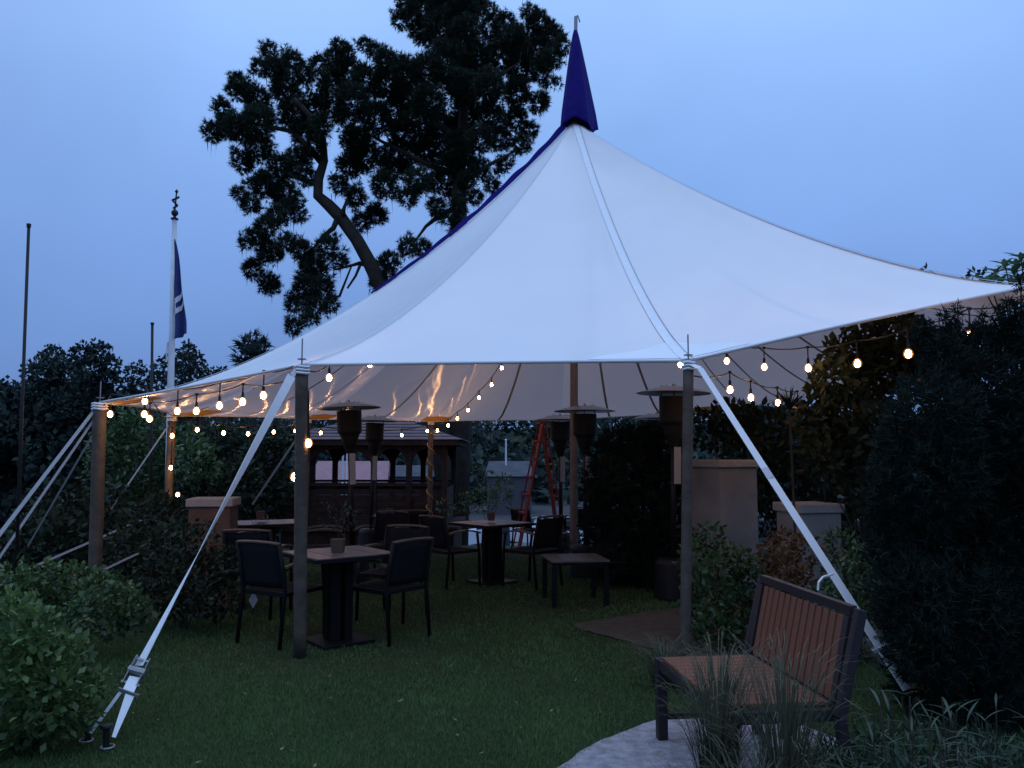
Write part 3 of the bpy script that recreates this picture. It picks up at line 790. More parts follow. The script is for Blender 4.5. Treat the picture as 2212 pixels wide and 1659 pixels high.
lo = make_table(.62, .47, True); lx, ly = pt(1241, 1204, .47); lo.location = (lx, ly, gz(lx, ly) + .003); lo.rotation_euler = (0, 0, R(8))
tag(lo, 'low dark side table standing right of the middle table', 'side table')

def make_heater():
    t = empty('patio_heater')
    m = MB(); m.lathe([(.20, 0), (.205, .02), (.20, .36), (.17, .40), (.05, .41)], n=24); m.build('tank_housing', M_dark, t, smooth=False)
    m = MB(); m.tube([(0, 0, .40), (0, 0, 1.72)], .03, 12); m.build('pole', M_dark, t, smooth=True)
    m = MB(); m.lathe([(.045, 1.55), (.062, 1.60), (.095, 1.68), (.12, 1.77), (.14, 1.80)], n=20); m.build('burner_cup', M_dark, t)
    m = MB(); m.lathe([(.148, 1.80), (.155, 1.82), (.158, 2.07), (.152, 2.075)], n=24); m.build('burner_mesh', M_drum, t)
    m = MB(); m.lathe([(.405, 2.105), (.41, 2.11), (.30, 2.142), (.16, 2.172), (.05, 2.182)], n=28); h = m.build('hood', M_hood, t, smooth=False)
    m = MB()
    for k in range(8):
        a = k * math.pi / 4; m.lathe([(.006, 0), (.006, .022)], (math.cos(a) * .13, math.sin(a) * .13, 2.172), 6)
    m.lathe([(.012, 0), (.014, .03)], (0, 0, 2.18), 8); m.build('hood_screws', M_steel, h)
    m = MB()
    for k in range(3):
        a = k * 2.09 + .4; m.beam((math.cos(a) * .15, math.sin(a) * .15, 2.07), (math.cos(a) * .15, math.sin(a) * .15, 2.12), .012)
    m.build('hood_bracket', M_dark, t)
    m = MB(); m.box((0.035, -.05, 1.36), (.075, .012, .38)); m.build('side_plate', M_label, t)
    return t
HT = 'tall patio heaters'
heater0 = make_heater(); hu = [False]
def heater(u, v, z, label, tilt=(0, 0), rz=0):
    x, y = pt(u, v, z)
    if z > CAMZ:
        d = ray(u, v); t = (z - CAMZ) / d.z; x, y = d.x * t, d.y * t
    o = copy_tree(heater0) if hu[0] else heater0; hu[0] = True
    g_ = gz(x, y); o.location = (x, y, g_ + .003); o.rotation_euler = (tilt[0], tilt[1], rz); tag(o, label, 'patio heater', HT); return o
def heater_at(u, Y, label, sc=1.0, tilt=(0, 0), v=None):
    x = (u - 1106) / F * Y * 1.0; o = copy_tree(heater0) if hu[0] else heater0; hu[0] = True
    g_ = gz(x, Y); p = at(u, v, Y); zt = p.z - g_; s = zt / 2.12
    o.location = (p.x, Y, g_ + .002); o.scale = (1, 1, s); o.rotation_euler = (tilt[0], tilt[1], 0); tag(o, label, 'patio heater', HT)
heater_at(770, 10.4, 'patio heater tilted to the left behind the nearest table', tilt=(0, R(-2.5)), v=880)
heater_at(803, 14.0, 'patio heater just behind the tilted one, before the gazebo', tilt=(0, R(1.5)), v=908)
heater_at(1210, 13.2, 'patio heater just left of the centre pole, hood lower than its neighbour', v=906)
heater_at(1263, 10.8, 'patio heater just right of the centre pole', v=887)
heater_at(1447, 9.0, 'nearest patio heater, wide hood level behind the right front pole', tilt=(0, R(1.0)), v=848)
heater_at(1418, 13.4, 'farthest patio heater, pale hood edge showing below the nearest heater', v=903)

# bench ---------------------------------------------------------------
bx0, by0 = 1.37, 4.15     # middle of the back edge of the seat
bench = tag(empty('garden_bench', (bx0, by0, gz(bx0, by0) + .014), R(6.5)), 'red brown slatted two seat garden bench with dark frame on the path', 'bench')
# local: seat runs along Y (length .98), sitter faces -X; back edge at x=0
BL = .96; Z0 = .43
def bb_(name, c, d, m, par=bench, **k): return MB().box(c, d).build(name, m, par, bevel=.003, **k)
seatf = MB()
seatf.box((-.02, 0, Z0 - .03), (.04, BL, .05)); seatf.box((-.50, 0, Z0 - .03), (.04, BL, .05))
for s in (-1, 1): seatf.box((-.26, s * (BL / 2 - .02), Z0 - .03), (.44, .04, .05))
seat = seatf.build('seat', M_bframe, bench)
ns_ = 13; sw = (BL - .10) / ns_; sme = None
for k in range(ns_):
    if sme is None: o = MB().box((0, 0, 0), (.50, sw - .006, .02)).build('slat', M_bench, seat, bevel=.003); sme = o.data
    else: o = bpy.data.objects.new('slat', sme); col.objects.link(o); o.parent = seat; md = o.modifiers.new('b', 'BEVEL'); md.width = .003; md.segments = 2
    o.location = (-.26, -BL / 2 + .05 + sw * (k + .5), Z0 + .008)
backf = MB(); lean = .10
def bk(y, z): return Vector((-.005 + lean * (z - .38) / .46, y, z))
backf.beam(bk(-BL / 2, .85), bk(BL / 2, .85), .035, .04); backf.beam(bk(-BL / 2, .425), bk(BL / 2, .425), .035, .045)
for s in (-1, 1): backf.beam(bk(s * (BL / 2 - .022), .45), bk(s * (BL / 2 - .022), .82), .042, .035, up=(1, 0, 0))
backr = backf.build('backrest', M_bframe, bench)
bme = None
for k in range(ns_):
    y = -BL / 2 + .05 + sw * (k + .5)
    o = MB().beam(bk(0, .452), bk(0, .818), sw - .013, .02, up=(1, 0, 0)).build('slat', M_bench, backr, bevel=.003) if bme is None else bpy.data.objects.new('slat', bme)
    if bme is None: bme = o.data
    else: col.objects.link(o); o.parent = backr; md = o.modifiers.new('b', 'BEVEL'); md.width = .003; md.segments = 2
    o.location = (0, y, 0)
for s in (-1, 1):
    m = MB(); m.beam((-.50, s * (BL / 2 + .003), 0), (-.50, s * (BL / 2 + .003), Z0 + .0), .055, .055); m.build('leg', M_bframe, bench, bevel=.004)
    m = MB(); m.beam((.055, s * (BL / 2 + .03), 0), (.0, s * (BL / 2 + .03), .40), .045, .045); m.beam((0.0, s * (BL / 2 + .03), .40), (.115, s * (BL / 2 + .03), .86), .042, .045); m.build('leg', M_bframe, bench, bevel=.004)
    m = MB(); m.beam((-.48, s * (BL / 2 + .0), .12), (.02, s * (BL / 2 + .0), .12), .03, .03); m.build('stretcher', M_bframe, bench)

# pillars ---------------------------------------------------------------
def pillar(u0, u1, vtop, Y, rz, mb_, label, capm=M_cap, k=1.0):
    a = at(u0, vtop, Y); b = at(u1, vtop, Y); wtot = (b.x - a.x); s = wtot / (abs(math.cos(R(rz))) + abs(math.sin(R(rz)))) * k
    cx = (a.x + b.x) / 2; z0 = gz(cx, Y); e = tag(empty('stucco_pillar', (cx, Y, z0), R(rz)), label, 'pillar', 'stucco garden pillars')
    H = a.z - z0; ch = .085
    MB().box((0, 0, (H - ch) / 2), (s * .89, s * .89, H - ch)).build('shaft', mb_, e, bevel=.012)
    MB().box((0, 0, H - ch / 2), (s, s, ch)).build('cap', capm, e, bevel=.012)
pillar(409, 517, 1075, 8.6, 8, M_stuccobrown, 'brown stucco pillar with sandstone cap left of the tables')
pillar(1484, 1636, 993, 9.2, 26, M_stucco, 'taller grey stucco pillar behind the right front tent pole')
pillar(1680, 1810, 1086, 7.8, 14, M_stucco, 'shorter grey stucco pillar beside the big right hedge')

# gazebo -----------------------------------------------------------------
gzx, gzy = at(795, 1000, 20.5).x, 20.5; gb = -.10
gaz = tag(empty('gazebo', (gzx, gzy, gb)), 'dark timber gazebo with arched openings and slatted low roof behind the tables', 'gazebo')
def gl_(u, v, Y): p = at(u, v, Y); return p - Vector((gzx, gzy, gb))
front = 19.0; back = 22.0
evz = gl_(800, 952, front).z; W2 = (gl_(1000, 950, front).x - gl_(595, 950, front).x) / 2; cx0 = (gl_(1000, 950, front).x + gl_(595, 950, front).x) / 2
# hip roof of overlapping boards
rt = evz + .55; yf, yb = front - gzy - .25, back - gzy + .25
nb = 7
for k in range(nb):
    a0, a1 = k / nb, (k + 1) / nb + .02
    m = MB()
    def rg(a):   # rectangle ring at height fraction a
        w_ = W2 * (1 - .75 * a); yy0 = yf + (0 - yf) * a * .9; yy1 = yb + (0 - yb) * a * .9; z = evz + (rt - evz) * a
        return [Vector((cx0 - w_, yy0, z)), Vector((cx0 + w_, yy0, z)), Vector((cx0 + w_, yy1, z)), Vector((cx0 - w_, yy1, z))]
    lo_, hi_ = rg(a0), rg(min(a1, 1)); lo_ = [p + Vector((0, 0, .03)) for p in lo_]
    m.add(lo_ + hi_, [(0, 1, 5, 4), (1, 2, 6, 5), (2, 3, 7, 6), (3, 0, 4, 7)]); m.build('roof_board', M_groof, gaz, solid=.02)
MB().add(rg(.98), [(0, 1, 2, 3)]).build('roof_cap', M_groof, gaz, solid=.03)
m = MB()
for y in (yf + .06, yb - .06): m.beam((cx0 - W2 + .1, y, evz - .04), (cx0 + W2 - .1, y, evz - .04), .06, .14)
for x in (cx0 - W2 + .12, cx0 + W2 - .12): m.beam((x, yf + .1, evz - .04), (x, yb - .1, evz - .04), .06, .14)
m.build('eave_beam', M_gaz, gaz)
px_front = [655, 812, 902, 952]
posts_x = [gl_(u, 1000, front).x for u in (608, 664, 808, 884, 960)]
def garch(x0, x1, y, name='arch'):
    m = MB(); n = 14; top = evz - .10; w_ = (x1 - x0) / 2; cx = (x0 + x1) / 2
    vs = []; 
    for i in range(n + 1):
        a = math.pi * i / n; vs.append((cx - w_ * math.cos(a), y - .03, top - .48 + .40 * math.sin(a)))
    for i in range(n + 1): vs.append((cx - w_ + 2 * w_ * i / n, y - .03, top))
    vs += [(a_, b_ + .06, c_) for a_, b_, c_ in vs]; k = 2 * (n + 1); fs = []
    for i in range(n):
        fs += [(i, i + 1, n + 2 + i, n + 1 + i), (k + i + 1, k + i, k + n + 1 + i, k + n + 2 + i), (i, k + i, k + i + 1, i + 1)]
    m.add(vs, fs); m.build(name, M_gaz, gaz)
for y in (front - gzy, back - gzy):
    for k, x in enumerate(posts_x):
        MB().box((x, y, evz / 2 - .02), (.13, .13, evz - .08)).build('post', M_gaz, gaz)
    for a, b in zip(posts_x[:-1], posts_x[1:]):
        if y > 0 : garch(a + .065, b - .065, y); 
        else: garch(a + .065, b - .065, y)
        MB().box(((a + b) / 2, y, .985), (b - a - .13, .09, .06)).build('rail', M_gaz, gaz)
        nb_ = 6
        for k in range(nb_):
            MB().box(((a + b) / 2, y, .12 + .14 * k), (b - a - .13, .025, .128)).build('wall_board', M_gaz, gaz)
for x in (posts_x[0], posts_x[-1]):
    for k in range(6): MB().box((x, (front + back) / 2 - gzy, .12 + .14 * k), (.025, back - front - .13, .128)).build('wall_board', M_gaz, gaz)
MB().box((cx0, (front + back) / 2 - gzy, -.03), (W2 * 2 - .2, back - front + .3, .1)).build('floor', M_gaz, gaz)
MB().box((cx0, (front + back) / 2 - gzy, -.60), (W2 * 2 - .4, back - front + .1, 1.04)).build('plinth', M_gaz, gaz)

# red A-frame ladder --------------------------------------------------
lx0 = at(1171, 915, 15.6); lg = gz(lx0.x, 15.6); lad = tag(empty('step_ladder', (lx0.x, 15.6, lg), R(12)), 'red A frame step ladder open behind the centre pole', 'ladder')
H = lx0.z - lg
for s, nm in ((-1, .52), (1, .40)):
    for yy in (-.22, .22):
        m = MB(); m.beam((s * nm, yy * 1.2, .01), (s * .03, yy * .7, H), .105, .03); m.build('rail', M_redl, lad)
for k in range(1, 7):
    f = k / 7; m = MB(); x = -.52 + (.49) * f; m.box((x, 0, H * f), (.09, .5 * (1.2 - .4 * f) - .06, .03)); m.build('rung', M_redl, lad)
for k in range(1, 4):
    f = k / 4; m = MB(); m.beam((.40 - .37 * f, -.24 * (1 - .2 * f), H * f), (.40 - .37 * f, .24 * (1 - .2 * f), H * f), .03); m.build('rear_brace', M_redl, lad)
MB().box((0, 0, H + .01), (.16, .38, .03)).build('top_cap', M_redl, lad)

# flagpole ------------------------------------------------------------
fy = 15.0; ftop = at(377, 475, fy); fbx = at(364, 1100, fy); fb = Vector((fbx.x, fy, gz(fbx.x, fy)))
fp = tag(empty('flagpole', fb), 'white painted flagpole with black ball finial behind the left side of the tent', 'flagpole')
m = MB(); T = ftop - fb; m.tube([(0, 0, 0), tuple(T * .35), tuple(T * .62), tuple(T * .63), tuple(T)], [.065, .062, .058, .052, .045], 12); m.build('pole', M_whitep, fp, smooth=True)
m = MB(); m.lathe([(.05, 0), (.07, .01), (.07, .03), (.03, .04), (.025, .07), (.055, .10), (.065, .135), (.055, .17), (.02, .20)], T, 14); m.build('finial_ball', M_dark, fp)
m = MB(); a = T + Vector((0, 0, .2)); m.tube([a, a + Vector((.02, 0, .34))], .014, 6)
for zz, w_, tl_ in ((.05, .07, .03), (.12, .08, -.045), (.21, .13, .035)): m.beam(a + Vector((-w_ / 2, 0, zz - tl_)), a + Vector((w_ / 2 + .01, 0, zz + tl_)), .022, .035)
m.lathe([(.015, 0), (.035, .03), (.01, .07)], a + Vector((.02, 0, .32)), 8); m.build('finial_ornament', M_dark, fp)
m = MB(); c = T * .4
m.tube([tuple(T * .62 + Vector((-.06, -.03, 0))), tuple(T * .60 + Vector((-.08, -.03, -.05))), tuple(T * .56 + Vector((-.07, -.03, 0)))], .014, 6); m.build('cleat', M_whitep, fp)
fl = tag(empty('hanging_flag', at(378, 520, fy)), 'limp navy flag with white lettering hanging from the white flagpole', 'flag')
def flagf(a, b):
    y0 = at(379 + 1 * b, 516 + 215 * b, fy - .03); wpx = 2 + 26 * min(1, b * 1.15) ** .8
    fold = .06 * math.sin(a * 9 + b * 3) * b; lo_ = -14 * a * b * b
    p = at(376 + wpx * a, 516 + 219 * b + lo_, fy - .06); p.y += fold; p.x += .01 * math.sin(b * 9)
    return p - fl.location
MB().grid(flagf, 14, 40).build('cloth', M_flag, fl, smooth=True, solid=.006)
def strokes(pl, w_):
    m = MB()
    for (a0, b0), (a1, b1) in zip(pl[:-1], pl[1:]):
        n = 5; pr = None
        for k in range(n + 1):
            a = a0 + (a1 - a0) * k / n; b = b0 + (b1 - b0) * k / n; p = flagf(a, b) + Vector((0, -.02, 0))
            q = (p + Vector((0, 0, w_ / 2)), p - Vector((0, 0, w_ / 2)))
            if pr: m.add([pr[0], pr[1], q[1], q[0]], [(0, 1, 2, 3)])
            pr = q
    return m
m = strokes([(.18, .635), (.55, .60), (.97, .565)], .11); m.build('white_lettering', M_flagw, fl, solid=.004)
m = strokes([(.20, .735), (.55, .705), (.97, .675)], .10); m.build('white_lettering', M_flagw, fl, solid=.004)
m = strokes([(.10, .60), (.20, .60)], .03); m.add([tuple(flagf(.10, .62) + Vector((0, -.02, 0))), tuple(flagf(.22, .62) + Vector((0, -.02, 0))), tuple(flagf(.30, .74) + Vector((0, -.02, 0))), tuple(flagf(.16, .75) + Vector((0, -.02, 0)))], [(0, 1, 2, 3)]); m.build('white_lettering', M_flagw, fl, solid=.004)

def thinpole(u0, v0, u1, Y, r, label):
    t = at(u0, v0, Y); b = at(u1, 1300, Y); b.z = gz(b.x, Y); e = tag(empty('metal_pole', b), label, 'pole')
    m = MB(); m.tube([(0, 0, 0), tuple((t - b) * .5), tuple(t - b)], [r * 1.1, r, r * .9], 10); m.build('shaft', M_dark, e, smooth=True)
    m = MB(); m.lathe([(r * 1.25, 0), (r * 1.3, .03)], t - b, 10); m.build('cap', M_dark, e)
thinpole(62, 491, 34, 6.6, .0135, 'thin black metal pole standing at the far left edge behind the shrubs')
thinpole(329, 701, 321, 12.5, .022, 'thin dark pole between the left corner pole and the white flagpole')

# ------------------------------------------------------------------ harbour
def house(name, x, y, z, wd, dp, hw, hr, rz, roofm, wallm, label, cat='building', nwin=3):
    e = tag(empty(name, (x, y, z), R(rz)), label, cat)
    MB().box((0, 0, hw / 2), (wd, dp, hw)).build('wall', wallm, e)
    m = MB(); o_ = .3
    m.add([(-wd / 2 - o_, -dp / 2 - o_, hw - .05), (wd / 2 + o_, -dp / 2 - o_, hw - .05), (wd / 2 + o_, dp / 2 + o_, hw - .05), (-wd / 2 - o_, dp / 2 + o_, hw - .05), (-wd / 2 + .1, 0, hw + hr), (wd / 2 - .1, 0, hw + hr)],
          [(0, 1, 5, 4), (2, 3, 4, 5), (1, 2, 5), (3, 0, 4), (3, 2, 1, 0)])
    m.build('roof', roofm, e)
    for k in range(nwin):
        xx = -wd / 2 + wd * (k + .5) / nwin
        w_ = MB().box((xx, -dp / 2 - .03, hw * .5), (min(.9, wd / nwin * .6), .08, 1.1)).build('window', M_greyroof, e)
        MB().box((xx, -dp / 2 - .08, hw * .5), (min(.7, wd / nwin * .5), .04, .9)).build('pane', M_glassd, w_)
p = at(748, 1043, 92); house('harbour_building', p.x, 96, -5.2, 8.6, 7, p.z + 5.3, at(748, 1004, 92).z - p.z + .3, 0, M_pinkroof, M_wall, 'harbour building with pale red roof seen through the gazebo')
p = at(1100, 1030, 95); house('harbour_building', p.x, 99, -5.2, 5.2, 7, p.z + 5.3, 1.7, 0, M_greyroof, M_wall, 'harbour shed with grey roof left of the red ladder')
p = at(975, 1030, 95); house('harbour_building', p.x, 99, -5.2, 2.6, 6, p.z + 5.3, 1.6, 0, M_greyroof, M_wall, 'narrow grey roofed shed right of the gazebo', nwin=1)
p = at(870, 1030, 90); house('harbour_building', p.x, 97, -5.2, 5.5, 6, p.z + 5.2, 1.2, 0, M_greyroof, M_wall, 'grey roofed shed seen through the right arch of the gazebo')
def boat(u, v, Y, ln, rz, label, cover=False, mast=0):
    p = at(u, v, Y); e = tag(empty('moored_boat', (p.x, Y, -6.0), R(rz)), label, 'boat', 'boats moored in the harbour')
    s = ln / 6
    m = MB()
    def hf(a, b):
        w_ = .95 * s * math.sin(math.pi * min(1, .5 + (1 - a) * .5)) ** .7 if a > .05 else .85 * s
        ang = (b - .5) * 2; return Vector((-ln / 2 + ln * a, ang * w_ * (1 if abs(ang) > .6 else 1), -.3 * s + (1.5 * s if abs(ang) > .8 else .1) + .35 * s * a * a))
    m.grid(hf, 12, 8); m.build('hull', M_hull, e, solid=.04)
    MB().add([(-ln * .35, -.6 * s, 1.1 * s), (ln * .15, -.6 * s, 1.1 * s), (ln * .15, .6 * s, 1.1 * s), (-ln * .35, .6 * s, 1.1 * s), (-ln * .33, -.5 * s, 2.5 * s), (ln * .05, -.5 * s, 2.5 * s), (ln * .05, .5 * s, 2.5 * s), (-ln * .33, .5 * s, 2.5 * s)],
             [(4, 5, 6, 7), (0, 1, 5, 4), (1, 2, 6, 5), (2, 3, 7, 6), (3, 0, 4, 7)]).build('cabin', M_blue if cover else M_hull, e)
    MB().box((-ln * .14, 0, 2.55 * s), (ln * .46, 1.25 * s, .1 * s)).build('cabin_roof', M_hull, e)
    for k in range(2): MB().box((-ln * .24 + k * ln * .17, -.58 * s, 1.9 * s), (ln * .11, .05, .5 * s)).build('window', M_glassd, e)
    if mast:
        MB().tube([(ln * .1, 0, 1.2), (ln * .1, 0, mast)], .06, 6).build('mast', M_hull, e)
boat(190, 1080, 78, 10, 70, 'large white boat with blue canvas cover seen behind the leaves at left', True)
boat(70, 1040, 84, 6, 10, 'small white boat at the far left, before the hill')
boat(975, 1060, 70, 5, 20, 'white boat right of the gazebo')
boat(1165, 1060, 72, 5, 160, 'white boat framed by the red ladder', False)
boat(1276, 1030, 76, 6, 80, 'white boat between the centre pole and the dark shrubs', False)
boat(735, 1040, 80, 6, 5, 'sailboat whose mast stands before the pale red roof', False, 9)
def houselet(u, v, Y, lab):
    for k in range(200):
        p = at(u, v, 120 + k)
        if gz(p.x, p.y) + 4.2 >= p.z: break
    house('hillside_house', p.x, p.y, gz(p.x, p.y), 5.5, 5, 2.6, 1.4, rnd.uniform(-15, 15), M_greyroof, mat('dim_plaster', (.22, .22, .23), .8), lab, 'house', 3)
houselet(20, 883, 185, 'pale house on the wooded hillside at the far left edge')
houselet(72, 905, 170, 'pale house lower on the hillside beside the thin black pole')
# lamp standard on the quay
for (u, v, Y, lab) in ((1093, 952, 98, 'white lamp standard on the quay left of the red ladder'), (741, 968, 88, 'tall white mast on the quay before the pale red roof')):
    t = at(u, v, Y); e = tag(empty('quay_mast', (t.x, Y, -5.3)), lab, 'mast')
    m = MB(); m.tube([(0, 0, 0), (0, 0, t.z + 5.3)], [.14, .10], 8); m.build('shaft', M_whitep, e)
    m = MB(); m.lathe([(.13, 0), (.16, .1), (.05, .22)], (0, 0, t.z + 5.3), 8); m.build('mast_cap', M_whitep, e)

# ------------------------------------------------------------------ trees
Z7 = lambda l: [(368.7 + x / 2.25, y / 2.25, r / 2.25) for x, y, r in l]
PY = 26.0
pine_px = Z7([(205,640,55),(250,530,45),(320,440,48),(330,620,75),(430,600,85),(330,400,45),(420,480,70),(480,250,38),(500,340,55),(590,290,45),(650,370,55),(560,430,80),(600,560,85),(430,720,75),(350,790,55),(335,945,38),(390,1000,45),(450,900,75),(540,820,70),(560,950,75),(620,1040,45),(520,1050,55),(430,1150,45),(370,1190,32),(480,1220,65),(400,1310,52),(480,1380,55),(560,1180,45),(640,1220,55),(700,1300,75),(760,1200,50),(820,1270,40),(660,1400,65),(740,1400,55),(600,1480,45),(700,1490,45),(600,1590,40),(680,1550,35),(780,1480,35),
(720,320,45),(790,290,45),(820,225,38),(860,350,75),(790,420,85),(700,520,75),(880,500,95),(950,400,75),(945,220,34),(1000,250,42),(1050,300,60),(1060,420,95),(1000,580,90),(900,680,80),(820,560,40),(870,800,70),(950,760,80),(820,900,45),(900,960,50),(1000,1040,55),(930,1080,45),(1040,900,70),(1100,780,95),(1140,640,95),(1160,500,95),(1140,350,80),(1120,100,45),(1150,20,50),
(1230,40,80),(1330,30,100),(1430,50,80),(1220,150,70),(1320,150,105),(1430,160,85),(1555,50,32),(1550,140,60),(1640,110,45),(1660,200,80),(1750,60,38),(1790,120,62),(1850,180,65),(1905,225,38),(1870,290,36),(1780,250,75),(1800,370,45),(1850,405,28),(1700,330,75),(1600,280,85),(1480,280,95),(1350,300,105),(1250,350,95),(1400,430,90),(1550,420,85),(1680,450,75),(1790,500,50),(1250,500,95),(1300,620,95),(1560,560,75),(1680,580,60),(1740,640,40),(1600,680,60),(1500,680,70),(1400,720,85),(1250,740,85),(1200,880,65),(1150,960,50),(1290,890,50),(1350,820,70),(1500,820,55),(1620,800,42),(1700,700,45),(1560,900,38),(1480,960,35),(1290,1010,42),(1390,920,55),(1330,1060,32),(1150,1200,45),(1230,1210,42),(1060,1270,42),(1000,1370,38),(1010,1290,32),(1060,1340,36),(1400,1010,40),(1440,880,45),(1380,1080,30),(1420,300,80),(1450,420,80),(1440,560,80),(1400,640,80),(1420,800,70),(700,720,50),(640,640,60),(620,760,60),(720,620,60),(660,860,50),(1700,200,60),(1820,300,50),(860,260,35),(540,320,45),(430,330,40),(270,600,50),(460,1100,50),(1480,20,70),(1180,-20,60),(1300,-30,80)])
pb = at(1003, 560, PY); pbase = Vector((pb.x - .2, PY, gz(pb.x, PY)))
pine = tag(empty('pine_tree', pbase), 'huge dark pine with ragged needle clumps towering behind the tent', 'tree')
blobs = [((c[0] - pbase.x, c[1] - pbase.y, c[2] - pbase.z), (r[0] * .92, r[1], r[2] * .92)) for c, r in pxblobs(pine_px, PY, yspread=2.2)]
needles('crown', [(c, tuple(q * 1.02 for q in r)) for c, r in blobs], 125, .16, .0105, M_pine, pine, k=12, shell=.3)
needles('crown_tufts', [((c[0] + rnd.uniform(-.35, .35), c[1], c[2] + rnd.uniform(-.3, .45)), tuple(q * rnd.uniform(.2, .36) for q in r)) for c, r in blobs for _ in range(3)], 130, .18, .011, M_pine, pine, k=10, shell=.0)
tk = MB()
def zp(x, y, dy=0): return at(368.7 + x / 2.25, y / 2.25, PY + dy) - pbase
limb(tk, [Vector((0, 0, 0)), zp(1420, 1700), zp(1400, 1300), zp(1400, 1100), zp(1400, 950), zp(1410, 750), zp(1430, 500), zp(1450, 300), zp(1420, 120)], .40, .06, 12)
limb(tk, [zp(1180, 1800), zp(1080, 1500), zp(1010, 1360), zp(960, 1270), zp(900, 1160), zp(830, 1060), zp(770, 1000), zp(715, 950), zp(720, 870), zp(745, 780), zp(740, 680), zp(690, 580), zp(600, 480)], .29, .08, 10)
limb(tk, [Vector((0, 0, 1)), zp(1300, 2100), zp(1180, 1800)], .45, .36, 10)
for pl, r0 in (([(810, 1060), (790, 1110), (740, 1150), (700, 1200), (640, 1240)], .10), ([(960, 1290), (920, 1280), (880, 1290), (800, 1310)], .09), ([(1400, 1000), (1290, 1060), (1240, 1100), (1190, 1170)], .10), ([(840, 1060), (840, 1020), (860, 960)], .10), ([(1410, 700), (1300, 600), (1150, 480), (1000, 420)], .14),
               ([(1430, 500), (1550, 400), (1700, 300)], .14), ([(720, 900), (600, 860), (480, 800)], .1), ([(745, 800), (600, 640), (400, 600), (260, 600)], .12), ([(1400, 900), (1550, 800), (1700, 720)], .09), ([(1400, 860), (1250, 800), (1050, 700), (900, 620)], .12), ([(760, 1440), (820, 1440), (880, 1290)], .06), ([(920, 1290), (900, 1340), (860, 1400)], .05), ([(1450, 420), (1400, 460), (1420, 560)], .08)):
    limb(tk, [zp(x, y, rnd.uniform(-.6, .6) * (k > 0)) for k, (x, y) in enumerate(pl)], r0, .03, 7)
tk.build('trunk', M_bark, pine, smooth=True)
# hanging lichen wisps
Vw = []
for _ in range(420):
    x, y, r = pine_px[rnd.randrange(len(pine_px))]; p = at(x + rnd.uniform(-1, 1) * r, y + r * rnd.uniform(.3, 1), PY + rnd.uniform(-1.5, 1.5)) - pbase
    L = rnd.uniform(.2, .6); s = Vector((.012, rnd.uniform(-.02, .02), 0)); Vw += [p - s, p + s, p + Vector((rnd.uniform(-.04, .04), 0, -L))]
o = np_mesh('hanging_lichen', np.array([tuple(v) for v in Vw]), 3, M_pine, np.full(len(Vw) // 3, .3), pine); o['kind'] = 'stuff'

def tree(name, px, Y, m, label, trunk_u=None, dens=14, L=.5, W=.12, group=None, kind='leaf', ysp=1.5, cat='tree', k=7, tr=.2, shell=.3):
    bl = pxblobs(px, Y, yspread=ysp); cu = trunk_u or sum(p[0] for p in px) / len(px)
    b = at(cu, 1000, Y); b = Vector((b.x, Y, gz(b.x, Y)))
    e = tag(empty(name, b), label, cat, group)
    bl = [((c[0] - b.x, c[1] - b.y, c[2] - b.z), r) for c, r in bl]
    if kind == 'leaf': leaves('crown', bl, dens, L, W, m, e, shell=shell)
    else: needles('crown', bl, dens, L, W, m, e, k=k, shell=shell)
    t = MB(); top = Vector(max(bl, key=lambda q: q[0][2])[0]); low = min(q[0][2] for q in bl)
    t.tube([(0, 0, -.1), (0.05, 0, max(.2, low * .6)), tuple(top * .7 + Vector((0, 0, 0)))], [tr, tr * .8, tr * .3], 8, wob=.1)
    for c, r in bl[::3]: t.tube([(0.03, 0, max(.15, low * .5)), tuple(Vector(c) * .6 + Vector((0, 0, low * .3))), c], [tr * .35, tr * .25, tr * .1], 5)
    t.build('trunk', M_bark, e); return e
GT = 'trees beyond the garden on the left'
tree('broadleaf_tree', [(118, 775, 28), (100, 810, 42), (140, 815, 38), (85, 860, 40), (130, 870, 48), (100, 900, 40)], 62, M_leaf_far, 'rounded tree at left, lower than the one beside it', dens=26, L=.34, W=.13, group=GT)
tree('broadleaf_tree', [(180, 765, 24), (215, 765, 26), (240, 790, 20), (190, 800, 34), (230, 825, 28), (200, 850, 42), (170, 880, 34), (235, 870, 24)], 58, M_leaf_far, 'twin crowned tall tree at left, tallest of the far left trees', dens=26, L=.34, W=.13, group=GT)
tree('broadleaf_tree', [(283, 805, 16), (300, 795, 14), (318, 815, 18), (345, 795, 17), (355, 780, 12), (275, 830, 16), (340, 825, 22), (295, 840, 22), (360, 815, 16)], 60, M_leaf_far, 'sparse tree with gaps left of the flagpole', dens=17, L=.32, W=.12, group=GT)
tree('cypress_tree', [(405, 760, 20), (398, 785, 26), (425, 775, 14), (435, 795, 12), (390, 815, 30), (420, 815, 30), (455, 808, 16), (480, 805, 12)], 52, M_leaf_far, 'bushy tree just right of the flagpole over the tent edge', dens=34, L=.26, W=.10, group=GT)
tree('conifer_tree', [(548, 735, 14), (535, 750, 17), (560, 752, 17), (545, 775, 26), (522, 770, 12), (572, 770, 10)], 45, M_leaf_far, 'small spiky conifer showing above the tent edge left of the pine', dens=10, L=.5, W=.05, kind='needle', k=8, group=GT)
tree('broadleaf_tree', [(2102, 595, 12), (2115, 590, 10), (2128, 600, 14), (2090, 605, 8), (2000, 585, 7), (2065, 612, 7)], 34, M_leaf_far, 'dark far treetop above the right tent edge', dens=12, L=.3, W=.1)
